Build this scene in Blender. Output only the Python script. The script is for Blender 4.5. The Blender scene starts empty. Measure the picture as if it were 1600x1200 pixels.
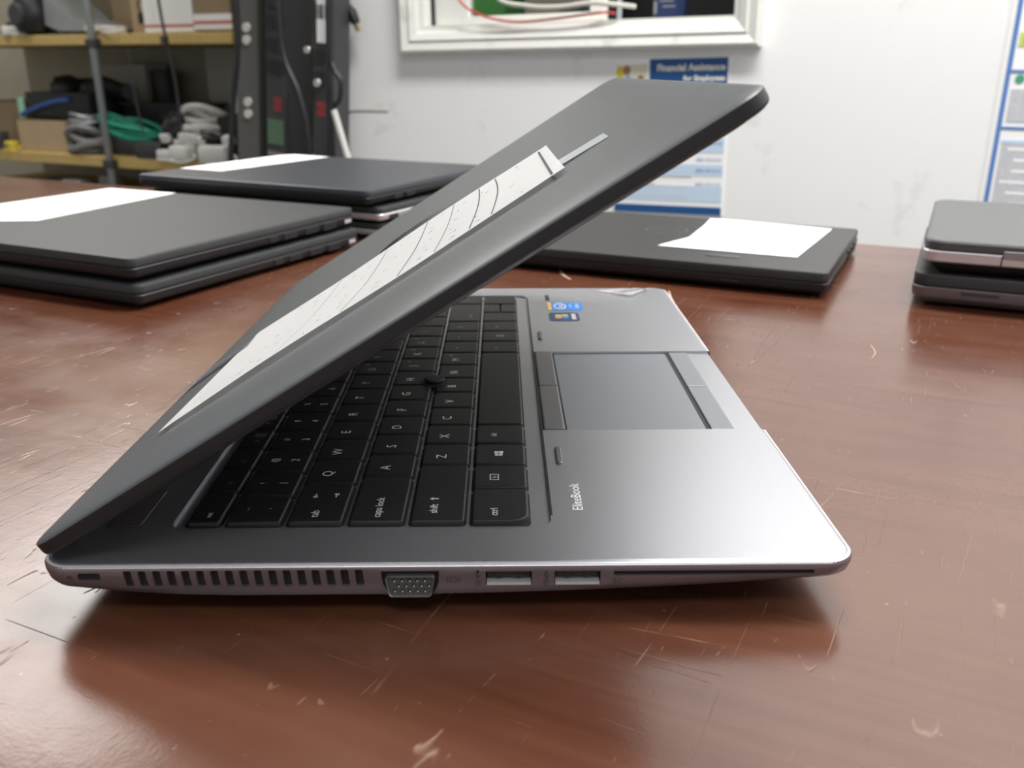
import bpy, bmesh, math, random
from mathutils import Matrix, Vector, Euler
random.seed(7)
R = math.radians
SC = bpy.context.scene
COL = SC.collection

# ------------------------------------------------------------------ camera
cam_d = bpy.data.cameras.new('camera')
cam = bpy.data.objects.new('camera', cam_d); COL.objects.link(cam)
cam.location = (0.1346, -0.2326, 0.1544)
cam.rotation_euler = (R(90) - 0.3389, 0.001, -0.0123)
cam_d.sensor_width = 36.0
cam_d.lens = 36.0 * 1439.4 / 1600.0
cam_d.clip_start = 0.01
cam_d.dof.use_dof = True
cam_d.dof.focus_distance = 0.335
cam_d.dof.aperture_fstop = 17.0
SC.camera = cam

# ------------------------------------------------------------------ world, lamps, exposure
SC.view_settings.view_transform = 'Standard'
SC.view_settings.look = 'None'
SC.view_settings.gamma = 1.0
SC.view_settings.exposure = 1.08
w = bpy.data.worlds.new('world'); SC.world = w
w.use_nodes = True
w.node_tree.nodes['Background'].inputs[0].default_value = (0.93, 0.96, 1.0, 1)
w.node_tree.nodes['Background'].inputs[1].default_value = 0.30

def area(name, loc, rot, sx, sy, power, col=(1, 0.98, 0.95)):
    l = bpy.data.lights.new(name, 'AREA'); l.shape = 'RECTANGLE'
    l.size = sx; l.size_y = sy; l.energy = power; l.color = col
    o = bpy.data.objects.new(name, l); COL.objects.link(o)
    o.location = loc; o.rotation_euler = rot
    return o
TUBE = 13.0
area('ceiling_tube_light', (0.55, 0.60, 1.70), (0, 0, R(-27)), 1.2, 0.30, TUBE * 1.7)
area('ceiling_tube_light', (-1.35, 2.75, 1.70), (0, 0, R(-27)), 1.4, 1.5, TUBE * 1.7)
area('ceiling_tube_light', (0.1, -1.1, 1.70), (0, 0, R(-27)), 1.2, 0.30, TUBE * 0.5)
area('ceiling_tube_light', (1.9, 0.1, 1.70), (0, 0, R(-27)), 1.2, 0.30, TUBE * 1.1)

# ------------------------------------------------------------------ materials
def nn(nt, typ, **kw):
    n = nt.nodes.new(typ)
    for k, v in kw.items(): setattr(n, k, v)
    return n
def mat(name, col, rough=0.5, metal=0.0, var=0.0, scale=40.0, bump=0.0, bscale=400.0, spec=0.5, coat=0.0, trans=0.0, emis=None):
    m = bpy.data.materials.new(name); m.use_nodes = True
    nt = m.node_tree; b = nt.nodes['Principled BSDF']
    b.inputs['Base Color'].default_value = (*col, 1)
    b.inputs['Roughness'].default_value = rough
    b.inputs['Metallic'].default_value = metal
    b.inputs['Specular IOR Level'].default_value = spec
    b.inputs['Coat Weight'].default_value = coat
    b.inputs['Transmission Weight'].default_value = trans
    tc = nn(nt, 'ShaderNodeTexCoord')
    if var > 0:
        no = nn(nt, 'ShaderNodeTexNoise'); no.inputs['Scale'].default_value = scale; no.inputs['Detail'].default_value = 4
        nt.links.new(tc.outputs['Object'], no.inputs['Vector'])
        mx = nn(nt, 'ShaderNodeMix', data_type='RGBA')
        mx.inputs[6].default_value = (*[max(0, c * (1 - var)) for c in col], 1)
        mx.inputs[7].default_value = (*[min(1, c * (1 + var)) for c in col], 1)
        nt.links.new(no.outputs['Fac'], mx.inputs[0]); nt.links.new(mx.outputs[2], b.inputs['Base Color'])
    if bump > 0:
        nb = nn(nt, 'ShaderNodeTexNoise'); nb.inputs['Scale'].default_value = bscale
        nt.links.new(tc.outputs['Object'], nb.inputs['Vector'])
        bp = nn(nt, 'ShaderNodeBump'); bp.inputs['Strength'].default_value = bump; bp.inputs['Distance'].default_value = 0.0002
        nt.links.new(nb.outputs['Fac'], bp.inputs['Height']); nt.links.new(bp.outputs['Normal'], b.inputs['Normal'])
    return m

M = {}
M['shell'] = mat('graphite_aluminium', (0.225, 0.185, 0.200), 0.34, 0.6, 0.05, 900, 0.12, 2500)
M['deck'] = mat('silver_magnesium', (0.50, 0.51, 0.545), 0.355, 0.88, 0.04, 1500, 0.25, 3500)
M['pad'] = mat('touchpad_grey', (0.20, 0.215, 0.235), 0.45, 0.25)
M['padbtn'] = mat('button_rubber', (0.16, 0.16, 0.165), 0.42, 0.45)
M['lid'] = mat('soft_touch_grey', (0.052, 0.059, 0.067), 0.42, 0.0, 0.10, 60, 0.10, 1800, spec=0.8)
M['shaded_side'] = mat('shaded_side_black', (0.014, 0.014, 0.016), 0.5)  # shade of the camera-facing sides is put into this darker black
M['black'] = mat('matte_black', (0.010, 0.010, 0.011), 0.6)
M['key'] = mat('key_black', (0.011, 0.011, 0.012), 0.46, 0.0, 0.25, 500, 0.25, 2500, spec=0.40)
M['legend'] = mat('legend_white', (0.62, 0.62, 0.62), 0.6)
M['legend_dim'] = mat('legend_grey', (0.30, 0.30, 0.30), 0.6)
M['glass_black'] = mat('display_black', (0.008, 0.008, 0.01), 0.2)
M['chrome'] = mat('bright_metal', (0.75, 0.75, 0.75), 0.25, 1.0)
M['steel'] = mat('port_steel', (0.36, 0.35, 0.35), 0.35, 0.9)
M['tongue'] = mat('port_tongue', (0.030, 0.029, 0.022), 0.55, 0.2, 0.3, 800)
M['paper'] = mat('white_paper', (0.91, 0.91, 0.91), 0.75, 0, 0.02, 30)
M['ink'] = mat('pencil_ink', (0.06, 0.06, 0.07), 0.7)
M['logo'] = mat('dark_logo', (0.035, 0.035, 0.045), 0.18, 0.6)
M['dell_black'] = mat('laptop_matte_black', (0.030, 0.030, 0.031), 0.45, 0, 0.12, 80, 0.1, 1500, spec=0.55)
M['thin_black'] = mat('laptop_rubber_black', (0.032, 0.034, 0.036), 0.5, 0, 0.12, 60, 0.12, 1500, spec=0.5)
M['blue_black'] = mat('laptop_slate_black', (0.030, 0.034, 0.043), 0.36, 0, 0.1, 60, spec=0.6)
M['silver'] = mat('brushed_silver', (0.78, 0.78, 0.82), 0.35, 0.5)
M['silver_dark'] = mat('base_band_grey', (0.20, 0.18, 0.19), 0.4, 0.5)
M['slate'] = mat('slate_grey_lid', (0.10, 0.105, 0.107), 0.42, 0.2)
M['wood_shelf'] = mat('particle_board', (0.52, 0.37, 0.13), 0.7, 0, 0.25, 60)
M['pole'] = mat('galvanised_pole', (0.33, 0.35, 0.36), 0.4, 0.4)
M['card'] = mat('cardboard', (0.44, 0.33, 0.20), 0.85, 0, 0.1, 20)
M['card_dark'] = mat('cardboard_brown', (0.26, 0.19, 0.11), 0.85, 0, 0.1, 20)
M['carton'] = mat('white_carton', (0.80, 0.79, 0.77), 0.7)
M['red'] = mat('print_red', (0.45, 0.06, 0.05), 0.6)
M['plastic_black'] = mat('plastic_black', (0.012, 0.013, 0.014), 0.45)
M['plastic_dark'] = mat('plastic_dark_grey', (0.045, 0.045, 0.047), 0.5)
M['plastic_grey'] = mat('plastic_grey', (0.20, 0.20, 0.19), 0.5)
M['plastic_white'] = mat('plastic_white', (0.66, 0.65, 0.62), 0.5)
M['green'] = mat('green_cable', (0.02, 0.30, 0.19), 0.45)
M['blue'] = mat('blue_cable', (0.03, 0.08, 0.26), 0.45)
M['yellow'] = mat('yellow_plastic', (0.65, 0.50, 0.06), 0.5)
M['gold'] = mat('connector_gold', (0.55, 0.45, 0.25), 0.35, 0.8)
M['panel_olive'] = mat('hardboard_olive', (0.38, 0.35, 0.265), 0.85, 0, 0.12, 8)
M['panel_light'] = mat('grey_panel', (0.42, 0.40, 0.34), 0.8, 0, 0.08, 6)
M['trimwhite'] = None
M['ceil'] = mat('ceiling_white', (0.75, 0.75, 0.73), 0.9, 0, 0.03, 5)
M['floor'] = mat('floor_grey', (0.20, 0.19, 0.18), 0.7, 0, 0.15, 6)
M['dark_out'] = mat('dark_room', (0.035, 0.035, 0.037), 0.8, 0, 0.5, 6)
M['leaf'] = mat('green_plastic', (0.10, 0.36, 0.08), 0.6)
M['blue_print'] = mat('print_blue', (0.010, 0.080, 0.25), 0.5)
M['blue_pale'] = mat('print_pale_blue', (0.55, 0.68, 0.83), 0.6)
M['blue_line'] = mat('print_line_blue', (0.10, 0.22, 0.52), 0.5)
M['grey_text'] = mat('print_grey_text', (0.55, 0.56, 0.60), 0.7, 0, 0.25, 260)
M['lime'] = mat('print_lime', (0.55, 0.68, 0.15), 0.6)
M['green_print'] = mat('print_green', (0.05, 0.35, 0.20), 0.6)
M['skin_print'] = mat('print_tan', (0.60, 0.42, 0.26), 0.6)
M['red_wire'] = mat('red_wire', (0.55, 0.06, 0.05), 0.5)
M['white_wire'] = mat('white_wire', (0.62, 0.60, 0.55), 0.5)
M['water'] = mat('bottle_plastic', (0.8, 0.85, 0.9), 0.1, 0, trans=0.85)
M['label_blue'] = mat('bottle_label_blue', (0.06, 0.09, 0.25), 0.5)
M['led'] = mat('digit_red', (0.50, 0.05, 0.05), 0.5)
M['lcd'] = mat('lcd_green', (0.09, 0.16, 0.10), 0.4)
M['pdu'] = mat('strip_housing', (0.050, 0.050, 0.052), 0.5, 0, 0.1, 40)
M['pdu_side'] = mat('strip_side', (0.022, 0.022, 0.024), 0.5)
M['intel_blue'] = mat('sticker_blue', (0.03, 0.25, 0.75), 0.35)
M['win_navy'] = mat('sticker_navy', (0.03, 0.06, 0.16), 0.3)
M['orange'] = mat('sticker_orange', (0.85, 0.30, 0.08), 0.4)
M['stick_green'] = mat('sticker_green', (0.25, 0.60, 0.20), 0.4)
M['scratch'] = mat('bare_scratch', (0.50, 0.36, 0.24), 0.7)

def tape_mat(name, col, alpha, rough=0.25):
    m = mat(name, col, rough); m.node_tree.nodes['Principled BSDF'].inputs['Alpha'].default_value = alpha
    return m
M['tape'] = tape_mat('clear_tape', (0.62, 0.67, 0.72), 0.55)
M['tape_dull'] = tape_mat('clear_tape_dull', (0.25, 0.26, 0.33), 0.45)
M['peel'] = tape_mat('clear_sticker_film', (0.85, 0.85, 0.87), 0.6)

def table_material():
    m = bpy.data.materials.new('mahogany_laminate'); m.use_nodes = True
    nt = m.node_tree; b = nt.nodes['Principled BSDF']; L = nt.links.new
    tc = nn(nt, 'ShaderNodeTexCoord')
    def noise(scale, detail=3, dist=0.0, sv=(1, 1, 1), rz=0.0, rough=0.5):
        mp = nn(nt, 'ShaderNodeMapping'); mp.inputs['Scale'].default_value = sv; mp.inputs['Rotation'].default_value = (0, 0, rz)
        L(tc.outputs['Object'], mp.inputs['Vector'])
        n = nn(nt, 'ShaderNodeTexNoise'); n.inputs['Scale'].default_value = scale; n.inputs['Detail'].default_value = detail
        n.inputs['Distortion'].default_value = dist; n.inputs['Roughness'].default_value = rough
        L(mp.outputs['Vector'], n.inputs['Vector']); return n.outputs['Fac']
    def math_(op, a, bb=None):
        n = nn(nt, 'ShaderNodeMath', operation=op)
        for i, x in enumerate((a, bb)):
            if x is None: continue
            if isinstance(x, (int, float)): n.inputs[i].default_value = x
            else: L(x, n.inputs[i])
        return n.outputs[0]
    def ramp(fac, p0, p1):
        n = nn(nt, 'ShaderNodeMapRange'); n.inputs[1].default_value = p0; n.inputs[2].default_value = p1
        L(fac, n.inputs[0]); return n.outputs[0]
    def mixc(f, a, c):
        n = nn(nt, 'ShaderNodeMix', data_type='RGBA'); L(f, n.inputs[0])
        for i, x in ((6, a), (7, c)):
            if isinstance(x, tuple): n.inputs[i].default_value = (*x, 1)
            else: L(x, n.inputs[i])
        return n.outputs[2]
    grain = noise(9, 5, 0.6, (1, 14, 1), R(27))
    blot = noise(7, 3)
    base = mixc(ramp(grain, 0.35, 0.68), (0.080, 0.024, 0.012), (0.115, 0.040, 0.021))
    base = mixc(ramp(blot, 0.40, 0.75), base, (0.130, 0.055, 0.033))
    # scratches: thin level lines of stretched noise, broken up by masks
    def scratch(scale, sv, rz, width, maskscale, m0, m1, lvl=0.5):
        n = noise(scale, 0.0, 0.15, sv, rz)
        d = math_('ABSOLUTE', math_('SUBTRACT', n, lvl))
        line = ramp(d, width, 0.0)
        return math_('MULTIPLY', line, ramp(noise(maskscale, 2, 0, (1, 1, 1), rz), m0, m1))
    s1 = scratch(60, (1, 0.030, 1), R(20), 0.0045, 30, 0.56, 0.68)
    s2 = scratch(55, (0.030, 1, 1), R(-38), 0.0042, 26, 0.56, 0.68, 0.47)
    s3 = scratch(70, (1, 0.025, 1), R(70), 0.0050, 34, 0.57, 0.68, 0.53)
    s4 = scratch(40, (1, 0.030, 1), R(-75), 0.0025, 16, 0.50, 0.64, 0.44)
    s5 = scratch(130, (1, 0.10, 1), R(5), 0.014, 90, 0.60, 0.68)
    scr = math_('MAXIMUM', math_('MAXIMUM', s1, s2), math_('MAXIMUM', math_('MAXIMUM', s3, s4), s5))
    vo = nn(nt, 'ShaderNodeTexVoronoi'); vo.inputs['Scale'].default_value = 120; vo.inputs['Randomness'].default_value = 1
    L(tc.outputs['Object'], vo.inputs['Vector'])
    speck = math_('MULTIPLY', ramp(vo.outputs['Distance'], 0.075, 0.035), ramp(noise(70, 1), 0.56, 0.62))
    marks = math_('MAXIMUM', math_('MULTIPLY', scr, 0.75), speck)
    col = mixc(math_('MULTIPLY', marks, 0.34), base, (0.48, 0.33, 0.26))
    L(col, b.inputs['Base Color'])
    L(math_('ADD', ramp(blot, 0.2, 2.2), math_('MULTIPLY', scr, 0.2)), b.inputs['Roughness'])
    rr = math_('ADD', 0.17, math_('MULTIPLY', ramp(noise(30, 4), 0.3, 0.8), 0.10))
    L(math_('ADD', rr, math_('MULTIPLY', scr, 0.15)), b.inputs['Roughness'])
    bp = nn(nt, 'ShaderNodeBump'); bp.inputs['Strength'].default_value = 0.35; bp.inputs['Distance'].default_value = 0.0006
    h = math_('ADD', math_('MULTIPLY', scr, -0.5), math_('ADD', math_('MULTIPLY', noise(140, 3), 0.22), math_('MULTIPLY', noise(900, 2), 0.10)))
    L(h, bp.inputs['Height']); L(bp.outputs['Normal'], b.inputs['Normal'])
    b.inputs['Specular IOR Level'].default_value = 0.8
    return m
M['table'] = table_material()

def dirty_paint(name, col, dirt, amount, scale):
    m = bpy.data.materials.new(name); m.use_nodes = True
    nt = m.node_tree; b = nt.nodes['Principled BSDF']; L = nt.links.new
    tc = nn(nt, 'ShaderNodeTexCoord')
    n = nn(nt, 'ShaderNodeTexNoise'); n.inputs['Scale'].default_value = scale; n.inputs['Detail'].default_value = 5
    n.inputs['Roughness'].default_value = 0.65
    L(tc.outputs['Object'], n.inputs['Vector'])
    mr = nn(nt, 'ShaderNodeMapRange'); mr.inputs[1].default_value = 0.60; mr.inputs[2].default_value = 0.80; mr.inputs[4].default_value = amount
    L(n.outputs['Fac'], mr.inputs[0])
    mx = nn(nt, 'ShaderNodeMix', data_type='RGBA'); mx.inputs[6].default_value = (*col, 1); mx.inputs[7].default_value = (*dirt, 1)
    L(mr.outputs[0], mx.inputs[0]); L(mx.outputs[2], b.inputs['Base Color'])
    b.inputs['Roughness'].default_value = 0.7
    return m
M['wall'] = dirty_paint('white_wall_paint', (0.87, 0.87, 0.865), (0.45, 0.44, 0.42), 0.5, 9)
M['trimwhite'] = dirty_paint('white_trim_paint', (0.74, 0.74, 0.70), (0.42, 0.42, 0.34), 0.9, 16)

# ------------------------------------------------------------------ helpers
def rrect(x0, x1, y0, y1, r, n=6, radii=None):
    """counter-clockwise rounded rectangle outline; radii = (x1y0, x1y1, x0y1, x0y0)"""
    rs = radii or (r, r, r, r)
    pts = []
    for (cx, cy, a0, rr) in ((x1, y0, -90, rs[0]), (x1, y1, 0, rs[1]), (x0, y1, 90, rs[2]), (x0, y0, 180, rs[3])):
        sx = -1 if cx == x1 else 1; sy = 1 if cy == y0 else -1
        rr = max(rr, 1e-5)
        for i in range(n + 1):
            a = R(a0 + 90 * i / n)
            pts.append((cx + sx * rr + rr * math.cos(a), cy + sy * rr + rr * math.sin(a)))
    return pts
def loft(bm, rings, caps=(True, True)):
    vr = [[bm.verts.new(p) for p in ring] for ring in rings]
    n = len(vr[0])
    for a, b in zip(vr[:-1], vr[1:]):
        for i in range(n):
            bm.faces.new((a[i], a[(i + 1) % n], b[(i + 1) % n], b[i]))
    if caps[0]: bm.faces.new(list(reversed(vr[0])))
    if caps[1]: bm.faces.new(vr[-1])
def slab(bm, x0, x1, y0, y1, layers, r, n=6, radii=None):
    """layers: (z, inset)"""
    rings = []
    for z, i in layers:
        rr = None if radii is None else tuple(max(q - i, 2e-5) for q in radii)
        rings.append([(x, y, z) for x, y in rrect(x0 + i, x1 - i, y0 + i, y1 - i, max(r - i, 2e-5), n, rr)])
    loft(bm, rings)
def box(bm, x0, x1, y0, y1, z0, z1, bev=0.0):
    if bev > 0:
        slab(bm, x0, x1, y0, y1, [(z0, bev), (z0 + bev * .3, bev * .3), (z0 + bev, 0), (z1 - bev, 0), (z1 - bev * .3, bev * .3), (z1, bev)], bev * 1.2, 3)
    else:
        v = [bm.verts.new((x, y, z)) for z in (z0, z1) for x, y in ((x0, y0), (x1, y0), (x1, y1), (x0, y1))]
        for f in ((3, 2, 1, 0), (4, 5, 6, 7), (0, 1, 5, 4), (1, 2, 6, 5), (2, 3, 7, 6), (3, 0, 4, 7)):
            bm.faces.new([v[i] for i in f])
def poly(bm, pts, z=None):
    bm.faces.new([bm.verts.new(p if z is None else (p[0], p[1], z)) for p in pts])
def prism(bm, pts, z0, z1):
    loft(bm, [[(x, y, z0) for x, y in pts], [(x, y, z1) for x, y in pts]])
def tube(bm, pts, r, seg=8, caps=True):
    pts = [Vector(p) for p in pts]; rings = []; up = None
    for i, p in enumerate(pts):
        t = (pts[min(i + 1, len(pts) - 1)] - pts[max(i - 1, 0)])
        t = t.normalized() if t.length > 1e-9 else Vector((0, 0, 1))
        if up is None: up = t.orthogonal().normalized()
        up = (up - t * up.dot(t))
        up = up.normalized() if up.length > 1e-6 else t.orthogonal().normalized()
        s = t.cross(up)
        rr = r[i] if isinstance(r, (list, tuple)) else r
        rings.append([tuple(p + up * (rr * math.cos(2 * math.pi * k / seg)) + s * (rr * math.sin(2 * math.pi * k / seg))) for k in range(seg)])
    loft(bm, rings, (caps, caps))
def smooth_path(ctrl, n=8):
    P = [Vector(p) for p in ctrl]; P = [P[0]] + P + [P[-1]]; out = []
    for i in range(1, len(P) - 2):
        for k in range(n):
            t = k / n; a, b, c, d = P[i - 1], P[i], P[i + 1], P[i + 2]
            out.append(0.5 * ((2 * b) + (c - a) * t + (2 * a - 5 * b + 4 * c - d) * t * t + (3 * b - a - 3 * c + d) * t ** 3))
    out.append(P[-2]); return out
def obj(name, bm, m, parent=None, smooth=False, ang=35, loc=None, rot=None):
    bmesh.ops.recalc_face_normals(bm, faces=bm.faces[:])
    me = bpy.data.meshes.new(name); bm.to_mesh(me); bm.free()
    for mm in (m if isinstance(m, (list, tuple)) else [m]): me.materials.append(mm)
    if smooth:
        me.polygons.foreach_set('use_smooth', [True] * len(me.polygons))
        me.set_sharp_from_angle(angle=R(ang))
        for p in me.polygons:
            if p.loop_total > 8: p.use_smooth = False
    o = bpy.data.objects.new(name, me); COL.objects.link(o)
    if parent: o.parent = parent
    if loc: o.location = loc
    if rot: o.rotation_euler = rot
    return o
def tag(o, label=None, cat=None, group=None, kind=None):
    if label: o['label'] = label
    if cat: o['category'] = cat
    if group: o['group'] = group
    if kind: o['kind'] = kind
    return o
def empty(name, loc=(0, 0, 0), rz=0.0, label=None, cat=None, group=None):
    o = bpy.data.objects.new(name, None); COL.objects.link(o); o.empty_display_size = 0.02
    o.location = loc; o.rotation_euler = (0, 0, rz)
    return tag(o, label, cat, group)
def cut(o, cutter_bms):
    """boolean difference baked into the mesh"""
    tmp = []
    for bm in cutter_bms:
        c = obj('cutter', bm, M['black']); tmp.append(c)
        md = o.modifiers.new('cut', 'BOOLEAN'); md.object = c; md.operation = 'DIFFERENCE'; md.solver = 'EXACT'
    bpy.context.view_layer.update()
    dg = bpy.context.evaluated_depsgraph_get()
    me = bpy.data.meshes.new_from_object(o.evaluated_get(dg))
    o.modifiers.clear(); o.data = me
    for p in me.polygons: p.material_index = 0
    for c in tmp: bpy.data.objects.remove(c)
FC = {}
def text_bm(body, size, space=1.0, off=0.0):
    key = (body, size, space, off)
    if key not in FC:
        c = bpy.data.curves.new('text', 'FONT'); c.body = body; c.size = size; c.align_x = 'LEFT'; c.resolution_u = 3; c.space_character = space; c.offset = off
        o = bpy.data.objects.new('text', c); COL.objects.link(o)
        dg = bpy.context.evaluated_depsgraph_get()
        FC[key] = bpy.data.meshes.new_from_object(o.evaluated_get(dg))
        bpy.data.objects.remove(o)
    bm = bmesh.new(); bm.from_mesh(FC[key]); return bm
def centre(bm, cx=True, cy=True):
    if not bm.verts: return bm
    xs = [v.co.x for v in bm.verts]; ys = [v.co.y for v in bm.verts]
    dx = (min(xs) + max(xs)) / 2 if cx else 0; dy = (min(ys) + max(ys)) / 2 if cy else 0
    for v in bm.verts: v.co.x -= dx; v.co.y -= dy
    return bm
def xf(bm, mtx):
    bmesh.ops.transform(bm, matrix=mtx, verts=bm.verts[:]); return bm
def merge(dst, src):
    me = bpy.data.meshes.new('t'); src.to_mesh(me); src.free(); dst.from_mesh(me); bpy.data.meshes.remove(me); return dst
# text lying on the deck, read from the front edge of the laptop: text right = +y, text up = -x
DECKROT = Matrix(((0, -1, 0, 0), (1, 0, 0, 0), (0, 0, 1, 0), (0, 0, 0, 1)))
# text standing on a side facing -y: right = +x, up = +z
SIDEROT = Matrix(((1, 0, 0, 0), (0, 0, -1, 0), (0, 1, 0, 0), (0, 0, 0, 1)))

# ------------------------------------------------------------------ room shell
WA = R(-27.0)
WO = (0.8251, 1.2581, 0.0)                 # wall frame: local x along the wall, local y into the wall
FLOOR = -0.75; CEIL = 1.75
def struct(name, bm, m, loc=None, rz=0.0, parent=None, smooth=False):
    o = obj(name, bm, m, parent, smooth)
    if loc: o.location = loc
    o.rotation_euler = (0, 0, rz)
    o['kind'] = 'structure'; return o
bm = bmesh.new(); box(bm, -5, 4, -3, 5, FLOOR - 0.1, FLOOR); struct('floor', bm, M['floor'])
bm = bmesh.new(); box(bm, -5, 4, -3, 5, CEIL, CEIL + 0.1); struct('ceiling', bm, M['ceil'])
WL, WR = -1.132, 2.6
OX0, OX1, OZ0, OZ1 = -0.945, -0.325, 0.205, 0.85      # window opening
bm = bmesh.new()
box(bm, WL, OX0, 0, 0.11, FLOOR, CEIL); box(bm, OX1, WR, 0, 0.11, FLOOR, CEIL)
box(bm, OX0, OX1, 0, 0.11, FLOOR, OZ0); box(bm, OX0, OX1, 0, 0.11, OZ1, CEIL)
bmesh.ops.remove_doubles(bm, verts=bm.verts[:], dist=1e-5)
struct('wall_right', bm, M['wall'], WO, WA)
# back wall of the storage bay behind the rack and its far side
bm = bmesh.new(); box(bm, -4.6, -1.0, 0.75, 0.85, FLOOR, CEIL); struct('wall_back', bm, M['panel_olive'], (1.0068, 1.6504, 0), WA)
bm = bmesh.new(); box(bm, -5.0, -4.9, -3, 5, FLOOR, CEIL); struct('wall_left', bm, M['wall'])
# room seen through the window
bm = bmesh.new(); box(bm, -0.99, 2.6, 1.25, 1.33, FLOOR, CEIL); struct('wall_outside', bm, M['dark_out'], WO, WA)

# window frame parts (slightly out of level)
wt = 0.014
def wloc(s, t, z): return (WO[0] + s * math.cos(WA) - t * math.sin(WA), WO[1] + s * math.sin(WA) + t * math.cos(WA), z)
win = empty('window_1', wloc(-0.635, 0, 0.169), WA); win['kind'] = 'structure'
win.rotation_euler = (0, -wt, WA)
# local: x from -0.346..+0.346, z from 0
W2 = 0.348; WH = 0.72
bm = bmesh.new()
prof = [(0.0, 0.000, 0.0), (0.0, 0.022, 0.0), (0.006, 0.026, 0), (0.020, 0.021, 0), (0.024, 0.024, 0), (0.036, 0.018, 0), (0.040, 0.012, 0), (0.046, 0.010, 0), (0.046, 0.0, 0)]
rings = []
for ins, d, _ in prof:
    rings.append([(-W2 + ins, -d, ins), (W2 - ins, -d, ins), (W2 - ins, -d, WH - ins), (-W2 + ins, -d, WH - ins)])
loft(bm, rings, (False, False))
f = obj('casing', bm, M['trimwhite'], win)
bm = bmesh.new()       # jamb lining / sill inside the opening
box(bm, -0.315, 0.315, -0.008, 0.10, 0.036, 0.050); box(bm, -0.315, -0.300, -0.008, 0.10, 0.050, WH - 0.05); box(bm, 0.300, 0.315, -0.008, 0.10, 0.050, WH - 0.05)
box(bm, -0.315, 0.315, -0.008, 0.10, WH - 0.05, WH - 0.04)
obj('jamb', bm, M['trimwhite'], win)
bm = bmesh.new()       # left sliding sash
for a in ((-0.300, -0.222, 0.050, WH - .05), (0.028, 0.056, 0.050, WH - .05)): box(bm, a[0], a[1], 0.030, 0.052, a[2], a[3], 0.002)
box(bm, -0.222, 0.028, 0.030, 0.052, 0.050, 0.066, 0.002); box(bm, -0.222, 0.028, 0.030, 0.052, WH - .08, WH - .05, 0.002)
obj('sash', bm, M['trimwhite'], win)
bm = bmesh.new(); box(bm, -0.2985, -0.2945, 0.020, 0.028, 0.050, WH - .05); obj('track_gap', bm, M['black'], win)
bm = bmesh.new(); box(bm, -0.224, 0.030, 0.040, 0.042, 0.064, WH - .078)
M['pane'] = mat('window_glass', (0.9, 0.95, 0.95), 0.02, trans=1.0)
M['pane'].node_tree.nodes['Principled BSDF'].inputs['IOR'].default_value = 1.1
obj('pane', bm, M['pane'], win)
bm = bmesh.new(); box(bm, 0.056, 0.300, 0.060, 0.062, 0.050, WH - .05)
obj('pane', bm, M['pane'], win)
# things outside the window
t = empty('water_bottle', wloc(-0.540, 0.30, -0.0), WA, 'clear plastic water bottle with dark blue label behind the right window pane', 'bottle')
def lathe(bm, prof, seg=20, c=(0, 0)):
    loft(bm, [[(c[0] + r * math.cos(2 * math.pi * k / seg), c[1] + r * math.sin(2 * math.pi * k / seg), z) for k in range(seg)] for r, z in prof])
bm = bmesh.new(); lathe(bm, [(.028, .190), (.033, .196), (.034, .23), (.031, .25), (.034, .28), (.034, .34), (.022, .37), (.012, .385), (.012, .395)])
obj('body', bm, M['water'], t, True)
bm = bmesh.new(); lathe(bm, [(.0346, .232), (.0346, .232), (.0346, .33)]); obj('label_sleeve', bm, M['label_blue'], t, True)
bm = bmesh.new()
box(bm, -.012, .016, -.0356, -.0350, .262, .265); box(bm, -.006, .020, -.0356, -.0350, .252, .255); box(bm, -.026, -.020, -.031, -.028, .240, .262)
obj('label_text', bm, M['plastic_white'], t)
bm = bmesh.new(); lathe(bm, [(.0135, .390), (.0135, .405)]); obj('cap', bm, M['plastic_white'], t, True)
# a ledge outside that carries the bottle and the bin
bm = bmesh.new(); box(bm, -1.1, 0.4, 0.20, 0.70, 0.165, 0.190); struct('trim_1', bm, M['plastic_dark'], WO, WA)
t = empty('green_bin', wloc(-1.01, 0.45, 0.190), WA, 'bright green plastic bin blurred behind the left window pane', 'bin')
bm = bmesh.new(); slab(bm, -.035, .045, -.06, .06, [(0, .006), (.003, 0), (.20, -.008), (.205, -.008)], .015); obj('body', bm, M['leaf'], t, True)
bm = bmesh.new(); slab(bm, -.048, .058, -.073, .073, [(.205, 0), (.215, 0)], .02); obj('rim', bm, M['leaf'], t, True)
for (s, tt, ww, hh, mm, lb) in ((-.77, .42, .10, .07, 'plastic_grey', 'grey box on the ledge behind the left window pane'), (-.17, .45, .12, .13, 'card_dark', 'dark brown box on the ledge behind the right window pane')):
    t = empty('storage_box', wloc(s, tt, 0.190), WA, lb, 'box')
    bm = bmesh.new(); box(bm, -ww / 2, ww / 2, -.05, .05, 0, hh, .004); obj('body', bm, M[mm], t)
    bm = bmesh.new(); box(bm, -ww / 2 - .003, ww / 2 + .003, -.053, .053, hh, hh + .012, .002); obj('lid', bm, M[mm], t)

# wires across the window
def wire(name, pts, r, m, label, cat='cable'):
    bm = bmesh.new(); tube(bm, smooth_path([wloc(*p) for p in pts], 8), r, 8)
    return tag(obj(name, bm, m, None, True), label, cat)
wire('window_wire', [(-.865, -.030, .34), (-.845, -.032, .262), (-.80, -.030, .232), (-.735, -.028, .219), (-.66, -.024, .222), (-.57, -.018, .231), (-.555, .02, .2315)], .0022, M['red_wire'], 'thin red wire drooping across the window sill', 'wire')
wire('window_wire', [(-.80, -.030, .34), (-.765, -.034, .262), (-.70, -.034, .244), (-.64, -.034, .2415), (-.58, -.032, .2465), (-.545, -.026, .244), (-.515, .01, .241)], .0042, M['white_wire'], 'thick off-white wire drooping across the window above the red one', 'wire')

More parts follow.
